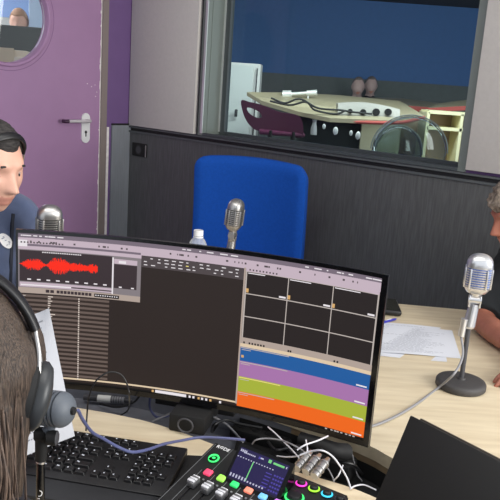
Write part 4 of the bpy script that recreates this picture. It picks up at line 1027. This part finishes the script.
# ------------------------------------------------------------------ people
def gauss(x, s): return math.exp(-(x / s) ** 2)
def head_bm(N=84, K=60):
    """head in its own frame: faces -Y, up Z, centre of skull at origin; includes face relief and ears"""
    bm = nb(); V = []
    for j in range(K + 1):
        th = PI * j / K; row = []
        for i in range(N):
            ph = 2 * PI * i / N
            d = Vector((math.sin(th) * math.sin(ph), -math.sin(th) * math.cos(ph), math.cos(th)))
            x, y, z = d.x * .076, d.y * .097, d.z * .118
            front = max(0, -d.y)
            if z < 0:                      # jaw
                t = min(1, -z / .118); x *= 1 - .30 * t ** 1.4; 
                if y < 0: y *= 1 + .10 * t ** 2; y -= .010 * t * front
                else: y *= 1 - .45 * t ** 1.3
            if front > 0:
                ax_ = abs(x)
                y -= .010 * gauss(z - .032, .013) * gauss(ax_ - .026, .024)                      # brow
                y += .011 * gauss(ax_ - .031, .015) * gauss(z - .008, .014)                        # eye sockets
                nz = max(0, min(1, (.022 - z) / .052)) if z > -.034 else max(0, 1 - (-.034 - z) / .010)
                y -= .028 * nz ** 1.1 * gauss(x, .0105 + .003 * nz) * (z < .024)                      # nose
                y -= .006 * gauss(ax_ - .011, .006) * gauss(z + .030, .009)
                y -= .006 * gauss(z + .056, .006) * gauss(x, .024) + .007 * gauss(z + .070, .007) * gauss(x, .021)  # lips
                y += .005 * gauss(z + .063, .0030) * gauss(x, .026)
                y -= .010 * gauss(z + .098, .016) * gauss(x, .024)                                # chin
                y -= .004 * gauss(ax_ - .045, .018) * gauss(z + .012, .018)                         # cheekbone
            row.append(bm.verts.new((x, y, z)))
        V.append(row)
    for j in range(K):
        for i in range(N):
            i2 = (i + 1) % N
            q = [V[j][i], V[j + 1][i], V[j + 1][i2], V[j][i2]]
            bm.faces.new(q)
    bmesh.ops.remove_doubles(bm, verts=bm.verts[:], dist=1e-5); bmesh.ops.recalc_face_normals(bm, faces=bm.faces[:])
    for s in (-1, 1):
        sph(bm, (.078 * s, .010, .000), 1, 18, (.008, .018, .031), Matrix.Rotation(.25 * s, 3, 'Z') @ Rx(-.15)); sph(bm, (.074 * s, .004, -.02), 1, 12, (.008, .012, .014))
    return bm
def head_matrix(c, face, up=(0, 0, 1), roll=0):
    f = Vector(face).normalized(); y = -f; x = y.cross(Vector(up)).normalized(); z = x.cross(y).normalized()
    return Matrix.Translation(Vector(c)) @ Matrix((x, y, z)).transposed().to_4x4() @ Matrix.Rotation(roll, 4, 'Y')
def hand(bm, wrist, direction, palm_n, thumb_side, curl=.5, k=1.0):
    w = Vector(wrist); d = Vector(direction).normalized(); n = Vector(palm_n); n = (n - d * n.dot(d)).normalized(); s = Vector(thumb_side); s = (s - d * s.dot(d) - n * s.dot(n)).normalized()
    kn = []
    for i in range(4):
        o = s * (.030 - .020 * i) * k; p = w + d * (.088 - .004 * abs(i - 1)) * k + o; kn.append(p)
        cap(bm, w + o * .6, p, .0145 * k, .0115 * k, 12)
    for i, L in enumerate((.070, .080, .074, .058)):
        p = kn[i]; dd = d.copy(); rads = (.0095, .0085, .0075)
        for j, fr_ in enumerate((.46, .30, .24)):
            ang = curl * (.35 + .35 * j); dd = (dd * math.cos(ang) + n * math.sin(ang)).normalized()
            q = p + dd * L * fr_ * k; cap(bm, p, q, rads[j] * k, rads[min(2, j + 1)] * k * .95, 10); p = q
    t0 = w + d * .025 * k + s * .028 * k; t1 = t0 + (d * .6 + s * .75 + n * .25).normalized() * .042 * k; t2 = t1 + (d * .9 + s * .3 + n * .3).normalized() * .030 * k
    cap(bm, w + d * .02 * k + s * .012 * k, t0, .014 * k, .013 * k, 12); cap(bm, t0, t1, .013 * k, .0105 * k, 12); cap(bm, t1, t2, .0105 * k, .0085 * k, 12)
def person(label, J, skin, top, legs_mat, sleeve='long', hair=None, voxel=.005, hands=True, group=None, detail=True):
    """J: joints in world space"""
    pel = Vector(J['pelvis']); r = root('person', (pel.x, pel.y, 0), 0, label, 'person', group)
    HM = head_matrix(J['head'], J['face'], J.get('up', (0, 0, 1)), J.get('roll', 0))
    ct = Vector(J['chest']); nk = Vector(J['neck'])
    lat = (Vector(J['shL']) - Vector(J['shR'])).normalized()
    bm = head_bm() if detail else head_bm(40, 30); bmesh.ops.transform(bm, matrix=HM, verts=bm.verts[:])
    cap(bm, nk, HM @ Vector((0, .025, -.06)), .058, .052)
    cap(bm, nk, ct, .07, .11); cap(bm, ct, pel, .11, .12)
    for s in ('L', 'R'):
        sh, el, wr_ = Vector(J['sh' + s]), Vector(J['el' + s]), Vector(J['wr' + s])
        cap(bm, nk.lerp(sh, .3) - Vector((0, 0, .03)), sh, .045, .045); cap(bm, sh, el, .044, .038)
        cap(bm, el, el.lerp(wr_, .35), .038, .040); cap(bm, el.lerp(wr_, .35), wr_, .040, .025)
        if hands: hand(bm, wr_, Vector(J['hd' + s]), Vector((0, 0, -1)), (lat if s == 'R' else -lat), J.get('curl', .5))
        hp_ = pel + lat * (.09 if s == 'L' else -.09); kn = Vector(J['kn' + s]); an = Vector(J['an' + s])
        cap(bm, hp_, kn, .075, .052); cap(bm, kn, an, .05, .034)
    body = fuse(bm, voxel, 3)
    me_inv = HM.inverted()
    for f in body.faces:
        q = me_inv @ f.calc_center_median()
        if q.y < -.08 and abs(q.x) < .024 and -.078 < q.z < -.050: f.material_index = 1
    obj('body', body, [skin, LIP], r, ang=180)
    if detail:
        for s in (-1, 1):
            bm = nb(); sph(bm, HM @ Vector((.031 * s, -.0700, .004)), .0115, 18); sph(bm, HM @ Vector((.031 * s, -.0782, .002)), .0056, 12, mi=1); obj('eye', bm, [EYEW, EYED], r)
            bm = nb(); tube(bm, [HM @ Vector((s * a, -.094 + .10 * a * 1.2 * a * 10, zz)) for a, zz in ((.014, .028), (.024, .032), (.036, .031))], .0031, 8); obj('eyebrow', bm, hair or HAIRD, r)
    # clothes
    bm = nb(); cap(bm, ct + Vector((0, 0, .04)), pel + Vector((0, 0, .02)), .145, .15); sc = lat
    for s in ('L', 'R'):
        sh, el, wr_ = Vector(J['sh' + s]), Vector(J['el' + s]), Vector(J['wr' + s])
        cap(bm, nk.lerp(sh, .35) - Vector((0, 0, .035)), sh, .062, .064); cap(bm, sh, ct, .07, .12)
        cap(bm, ct + (sh - ct).dot(lat) * lat * .45, pel + (sh - ct).dot(lat) * lat * .35, .125, .125)
        if sleeve == 'long': cap(bm, sh, el, .064, .055); cap(bm, el, el.lerp(wr_, .9), .055, .038)
        else: cyl(bm, sh, sh.lerp(el, .93), .066, .058); sph(bm, sh, .066)
        ln_ = None
    cyl(bm, nk - Vector((0, 0, .03)), nk + (HM @ Vector((0, .03, -.09)) - nk) * .45, .088, .076)
    tp_ = fuse(bm, voxel * 1.3, 6)
    for v in tp_.verts:
        n_ = noise.noise(v.co * 9) * .009 + noise.noise(v.co * 22) * .004; v.co += v.normal * n_
    tops = obj('top', tp_, top, r, ang=180)
    bm = nb(); 
    for s in ('L', 'R'):
        hp_ = pel + lat * (.09 if s == 'L' else -.09); kn = Vector(J['kn' + s]); an = Vector(J['an' + s]); cap(bm, hp_, kn, .088, .066); cap(bm, kn, an + (kn - an) * .12, .062, .05)
    cap(bm, pel + lat * .07, pel - lat * .07, .12, .12); obj('trousers', fuse(bm, .010, 5), legs_mat, r, ang=180)
    for s in ('L', 'R'):
        an = Vector(J['an' + s]); fd_ = Vector(J['toe']).normalized(); bm = nb()
        cap(bm, Vector((an.x, an.y, .045)) - fd_ * .03, Vector((an.x, an.y, .035)) + fd_ * .15, .042, .034); cap(bm, an, Vector((an.x, an.y, .05)), .04, .042); obj('shoe', fuse(bm, .008, 3), BLK, r, ang=180)
    return r, HM, tops
def hair_cap(HM, parent, mat, thick=.010, rough=.006, front=.030, back=-.06, freq=30, name='hair', up=0):
    bm = nb(); N, K = 120, 90; V = []
    for j in range(K + 1):
        th = PI * j / K; row = []
        for i in range(N):
            ph = 2 * PI * i / N
            d = Vector((math.sin(th) * math.sin(ph), -math.sin(th) * math.cos(ph), math.cos(th)))
            x, y, z = d.x * .076, d.y * .097, d.z * .118
            fy = -d.y      # 1 at front
            hl = front + (back - front) * min(1, max(0, (0.55 - fy) / .9)) + .012 * (abs(d.x) > .5) * 0
            hl += .008 * gauss(abs(d.x) - .55, .25) * (fy > .4)
            inside = (z - hl) / .012; m = max(-1, min(1, inside))
            t = thick + rough * noise.noise(Vector((x, y, z)) * freq * 3) + up * max(0, d.z) * .01
            off = t if m > 0 else -.012
            off = -.012 + (t + .012) * max(0, min(1, m * .5 + .5))
            row.append(bm.verts.new(Vector((x, y, z)) + d * off))
        V.append(row)
    for j in range(K):
        for i in range(N): bm.faces.new([V[j][i], V[j + 1][i], V[j + 1][(i + 1) % N], V[j][(i + 1) % N]])
    bmesh.ops.remove_doubles(bm, verts=bm.verts[:], dist=1e-5); bmesh.ops.recalc_face_normals(bm, faces=bm.faces[:])
    bmesh.ops.transform(bm, matrix=HM, verts=bm.verts[:]); return obj(name, bm, mat, parent, ang=180)

# --- man at the left
JL = dict(head=(-.694, 1.865, 1.260), face=(.84, -.54, -.21), neck=(-.785, 1.94, 1.125), chest=(-.80, 1.99, .93), pelvis=(-.93, 2.11, .66),
          shL=(-.700, 2.09, 1.09), shR=(-.915, 1.80, 1.085), elL=(-.69, 2.10, .84), wrL=(-.42, 2.14, .785), elR=(-.80, 1.60, .83), wrR=(-.575, 1.60, .785), hdL=(1, .1, -.12), hdR=(1, -.35, -.1), curl=.45,
          knL=(-.60, 1.92, .60), knR=(-.80, 1.72, .60), anL=(-.52, 1.93, .10), anR=(-.74, 1.68, .10), toe=(.7, -.7, 0))
man, HL, hood = person('man in slate-blue top with round white badge, wearing headphones, at the left edge', JL, SKINL, HOOD, JEAN, 'long', HAIRD, .0042)
hair_cap(HL, man, HAIRD, .008, .003, .064, -.05, up=.4)
# white badge on chest, where the cloth surface is
dg = bpy.context.evaluated_depsgraph_get(); dg.update()
bm = bmesh.new(); bm.from_mesh(hood.data); bm.transform(wm(hood)); bvh = BVHTree.FromBMesh(bm)
def on_cloth(px, py):
    h = bvh.ray_cast(CAM, ray(px, py)); return h
h = on_cloth(5.5, 241)
def decal(bmx, c, nrm, ring, mi=0, lift=.004):
    """polygon wrapped onto the cloth around c"""
    A_ = frame_from(nrm, Vector((0, 0, 1))).to_3x3(); vs = []
    for (a, q) in ring:
        p = c + A_ @ Vector((q, a, 0)); hit = bvh.find_nearest(p); vs.append(bmx.verts.new(hit[0] + hit[1] * lift))
    return vs
if h[0] is not None:
    c, nrm = h[0], h[1]; b = nb(); n_ = 28; R1 = .024
    rings = []
    for rr in (R1, R1 * .66, R1 * .33): rings.append(decal(b, c, nrm, [(rr * math.cos(2 * PI * i / n_), rr * math.sin(2 * PI * i / n_)) for i in range(n_)]))
    cc_ = decal(b, c, nrm, [(0, 0)])[0]
    for a, d in zip(rings, rings[1:]):
        for i in range(n_): b.faces.new((a[i], a[(i + 1) % n_], d[(i + 1) % n_], d[i]))
    for i in range(n_): b.faces.new((rings[-1][i], rings[-1][(i + 1) % n_], cc_))
    for k in range(8):
        x0, y0 = random.uniform(-.014, .010), random.uniform(-.014, .012); vs = decal(b, c, nrm, [(x0, y0), (x0 + .007, y0), (x0 + .007, y0 + .002), (x0, y0 + .002)], lift=.0048)
        f = b.faces.new(vs); f.material_index = 1
    obj('chest_badge', b, [WHITEP, M('badge_grey', (120, 126, 150), .7)], man, False, label='round white printed badge')
zp = []
for px_, py_ in ((13, 214), (12, 224), (11.5, 236), (11, 250), (10.5, 265), (10, 282), (9, 300)):
    hz_ = on_cloth(px_, py_)
    if hz_[0] is not None: zp.append(hz_[0] + hz_[1] * .001)
if len(zp) > 3:
    b = nb(); tube(b, zp, .0055, 8); obj('front_zip', b, M('dark_navy_zip', (30, 34, 48), .7), man)
bm.free()
# lanyard / dark zip placket
# headphones
def headphones(HM, label, r0=.094, cup_r=.040, tiltx=0, mat_band=BLK, shell=None, w=.011, arms=True, cupz=-.012, swell=1.0, cupx=.088, outz=0):
    base = HM @ Vector((0, .01, 0)); r = root('headphones', base, 0, label, 'headphones')
    G = HM @ Matrix.Rotation(tiltx, 4, 'X')
    pts = [G @ Vector((r0 * math.sin(a), .004, -.004 + (r0 + .042) * math.cos(a))) for a in [(-1.12 + 2.24 * i / 28) for i in range(29)]]
    b_ = nb(); X = None
    rings = []
    ydir = (G.to_3x3() @ Vector((0, 1, 0))).normalized()
    for i, p in enumerate(pts):
        t_ = (pts[min(i + 1, 28)] - pts[max(i - 1, 0)]).normalized(); n_ = t_.cross(ydir).normalized()
        taper = 1.0 if 2 < i < 26 else .85
        rings.append([b_.verts.new(p + ydir * (w * taper * math.cos(a)) + n_ * (.0055 * swell * math.sin(a))) for a in [2 * PI * k / 14 for k in range(14)]])
    for a, c in zip(rings, rings[1:]):
        for k in range(14): b_.faces.new((a[k], a[(k + 1) % 14], c[(k + 1) % 14], c[k]))
    b_.faces.new(rings[0][::-1]); b_.faces.new(rings[-1]); obj('headband', b_, mat_band, r, ang=60)
    for s, pe in ((-1, pts[0]), (1, pts[-1])):
        cc = G @ Vector((s * cupx, .010, cupz)); out = (G.to_3x3() @ Vector((s, 0, outz))).normalized()
        b_ = nb(); tube(b_, [pe, pe.lerp(cc, .4) + out * .008, cc + out * .012 + (pe - cc) * .25], .0026, 8); tube(b_, [pe + ydir * .008, pe.lerp(cc, .4) + out * .006 + ydir * .018, cc + out * .006 + ydir * .030], .0028, 8); tube(b_, [pe - ydir * .008, pe.lerp(cc, .4) + out * .006 - ydir * .018, cc + out * .006 - ydir * .030], .0028, 8)
        obj('slider_arm', b_, SATIN, r)
        b_ = nb(); lathe(b_, [(.0, .0), (cup_r * .92, .0), (cup_r, .006), (cup_r, .012), (cup_r * .86, .018), (cup_r * .5, .022), (0, .022)], cc, out, 36); ec = obj('ear_cup', b_, shell or BLK, r, ang=50)
        b_ = nb(); lathe(b_, [(cup_r * .5, -.012), (cup_r * .9, -.013), (cup_r * 1.05, -.009), (cup_r * 1.05, -.002), (cup_r * .95, .001), (0, .001)], cc, out, 36); obj('ear_cushion', b_, BLKM, ec)
    return r
headphones(HL, 'black headphones on the head of the man in the slate-blue top', .088, .034, .62, cupx=.080)

# --- man at the right
JR = dict(head=(.892, 2.36, 1.150), face=(-.93, -.22, -.30), neck=(1.03, 2.43, 1.02), chest=(1.08, 2.40, .88), pelvis=(1.17, 2.28, .66),
          shL=(1.08, 2.22, .95), shR=(.985, 2.59, .965), elR=(.800, 2.33, .787), wrR=(.845, 2.06, .778), hdR=(-.12, -1, -.1), elL=(1.00, 2.02, .80), wrL=(.86, 1.94, .778), hdL=(-1, -.45, -.05), curl=.45,
          knR=(.85, 2.44, .60), knL=(.86, 2.14, .60), anR=(.84, 2.42, .10), anL=(.85, 2.12, .10), toe=(-1, 0, 0))
# hands along the desk
manR, HR_, teeR = person('man in black t-shirt with curly grey hair at the right edge, forearm on desk', JR, SKINR, TEE, JEAN, 'short', HAIRG, .0045)
hair_cap(HR_, manR, HAIRG, .020, .016, .040, -.05, 22, up=1)

# --- woman, left foreground, seen from behind
wc_ = at(-38, 372, .80)
JW = dict(head=(wc_.x, .80, wc_.z - .005), face=(-.34, .94, -.10), neck=(wc_.x - .02, .765, 1.02), chest=(wc_.x - .03, .75, .86), pelvis=(wc_.x - .03, .70, .62),
          shL=(wc_.x - .20, .765, .97), shR=(wc_.x + .115, .73, .955), elL=(wc_.x - .24, .88, .80), wrL=(wc_.x - .24, 1.00, .785), hdL=(-.2, 1, -.1), elR=(wc_.x + .10, .86, .79), wrR=(wc_.x - .10, .98, .785), hdR=(-.6, .8, -.1), curl=.5,
          knL=(wc_.x - .16, 1.08, .56), knR=(wc_.x + .08, 1.08, .56), anL=(wc_.x - .16, 1.12, .10), anR=(wc_.x + .08, 1.12, .10), toe=(0, 1, 0))
wom, HW, wt = person('woman with long brown hair seen from behind in the left foreground, wearing headphones', JW, SKINL, M('dark_knit', (40, 38, 44), .9), JEAN, 'long', HAIRB, .0055)
bm = nb(); c = Vector(JW['head'])
sph(bm, c + Vector((0, -.008, .002)), 1, 40, (.083, .106, .121)); sph(bm, c + Vector((.066, .0, -.02)), 1, 20, (.024, .05, .06)); sph(bm, c + Vector((.074, -.012, .016)), 1, 16, (.017, .04, .04)); sph(bm, c + Vector((.058, .045, .01)), 1, 20, (.026, .045, .05)); cap(bm, c + Vector((.062, -.02, -.04)), c + Vector((.05, -.03, -.24)), .026, .02)
for dx, dy, l, r_ in ((-.05, -.06, .26, .035), (-.02, -.085, .28, .04), (.02, -.08, .26, .036), (.045, -.055, .20, .028), (-.075, -.03, .26, .034)):
    cap(bm, c + Vector((dx * .8, dy * .7, -.02)), c + Vector((dx * 1.1, dy - .01, -l)), .045, r_)
hb = fuse(bm, .005, 4)
for v in hb.verts: v.co += v.normal * (.003 * noise.noise(Vector((v.co.x * 60, v.co.y * 60, v.co.z * 6))))
ho = obj('hair', hb, HAIRB, wom, ang=180)
for k in range(46):
    a = random.uniform(-.9, .9); q_ = random.uniform(-.3, 1.3); x0 = c.x + .092 * math.sin(q_) * .95; y0 = c.y - .112 * math.cos(q_)
    p0 = Vector((x0, y0, c.z - .02 + random.uniform(-.03, .03))); 
    pts = [p0, p0 + Vector((random.uniform(-.006, .012), -.005, -.07)), p0 + Vector((random.uniform(-.02, .015), -.006, -.15)), p0 + Vector((random.uniform(-.03, .02), 0, -.23))]
    bm = nb() if k == 0 else bm; tube(bm, pts, random.uniform(.0009, .0022), 6, per=6)
sk = obj('loose_strands', bm, HAIRS, wom); sk['kind'] = 'stuff'
hpw = headphones(HW, 'black over-ear headphones with grey cups on the woman in the left foreground', .093, .043, .0, BLK, M('cup_grey', (58, 60, 62), .4, metal=.2), .016, cupz=-.026, swell=1.2, cupx=.078, outz=-.28)

# --- two added figures standing in for reflections in the window glass
for k, (px, py, lb) in enumerate(((358, 87, 'left one of two figures standing in for glass reflections, behind the far red-edged table'), (371, 86, 'right one of two figures standing in for glass reflections, behind the far red-edged table'))):
    c = at(px, py, (8.9, 9.3)[k]); x, y, z = c
    J = dict(head=(x, y, z), face=(-.05, -1, -.1), neck=(x, y + .03, z - .15), chest=(x, y + .05, z - .33), pelvis=(x, y + .08, z - .62), shL=(x + .15, y + .04, z - .22), shR=(x - .15, y + .04, z - .22),
             elL=(x + .19, y - .02, z - .48), elR=(x - .19, y - .02, z - .48), wrL=(x + .08, y - .16, z - .5), wrR=(x - .08, y - .16, z - .5), hdL=(-.2, -1, 0), hdR=(.2, -1, 0), knL=(x + .12, y - .3, z - .66), knR=(x - .12, y - .3, z - .66), anL=(x + .12, y - .3, .42), anR=(x - .12, y - .3, .42), toe=(0, -1, 0))
    pr, HH, _ = person(lb, J, M('reflection_skin', (196, 166, 160), .6), TEE, JEAN, 'long', HAIRD, .016, False, 'reflection figures in the far room', False)
    hair_cap(HH, pr, M('reflection_hair', (120, 108, 106), .8), .004, .001, .085, -.02)
# person in office behind door
c = at(19, 22.5, 6.6); x, y, z = c
J = dict(head=(x, y, z), face=(.1, -1, -.1), neck=(x, y + .03, z - .15), chest=(x, y + .05, z - .33), pelvis=(x, y + .08, z - .62), shL=(x + .17, y + .04, z - .22), shR=(x - .17, y + .04, z - .22),
         elL=(x + .2, y - .02, z - .48), elR=(x - .2, y - .02, z - .48), wrL=(x + .08, y - .16, z - .5), wrR=(x - .08, y - .16, z - .5), hdL=(-.2, -1, 0), hdR=(.2, -1, 0), knL=(x + .12, y - .3, z - .66), knR=(x - .12, y - .3, z - .66), anL=(x + .12, y - .3, .1), anR=(x - .12, y - .3, .1), toe=(0, -1, 0))
pr, HH, _ = person('person seen through the round door window above the dark divider', J, SKINL, M('pale_green_top', (196, 206, 170), .9), JEAN, 'long', HAIRS, .016, False, None, False)
hair_cap(HH, pr, M('sandy_hair', (176, 136, 108), .8), .006, .002, .05, -.02)

# ------------------------------------------------------------------ light
def area(name, loc, target, sx_, sy_, power, color=(1, 1, 1)):
    l = bpy.data.lights.new(name, 'AREA'); l.shape = 'RECTANGLE'; l.size = sx_; l.size_y = sy_; l.energy = power; l.color = color
    o = bpy.data.objects.new(name, l); col.objects.link(o); o.location = loc
    d = Vector(target) - Vector(loc); o.rotation_euler = d.to_track_quat('-Z', 'Y').to_euler(); return o
area('daylight_window', (2.65, .25, 1.85), (-.4, 2.7, 1.0), 2.0, 1.5, 100, (1, .97, .92))
area('ceiling_light', (-.2, 1.2, 2.75), (-.2, 1.6, 0), 1.6, 1.6, 30, (1, .98, .96))
area('far_room_light', (.9, 5.3, 2.5), (.9, 6.8, .8), 2.2, .9, 90, (.95, 1, .97))
area('office_light', (-2.2, 6.6, 2.7), (-2.2, 6.4, 0), 2.5, 2.0, 260, (1, 1, 1))
w = bpy.data.worlds.new('world'); scn.world = w; w.use_nodes = True
bg = w.node_tree.nodes['Background']; bg.inputs['Color'].default_value = (.86, .92, 1, 1); bg.inputs['Strength'].default_value = 1.05

scn.view_settings.view_transform = 'Standard'; scn.view_settings.look = 'None'; scn.view_settings.gamma = 1; scn.view_settings.use_curve_mapping = False
scn.view_settings.exposure = 0.0
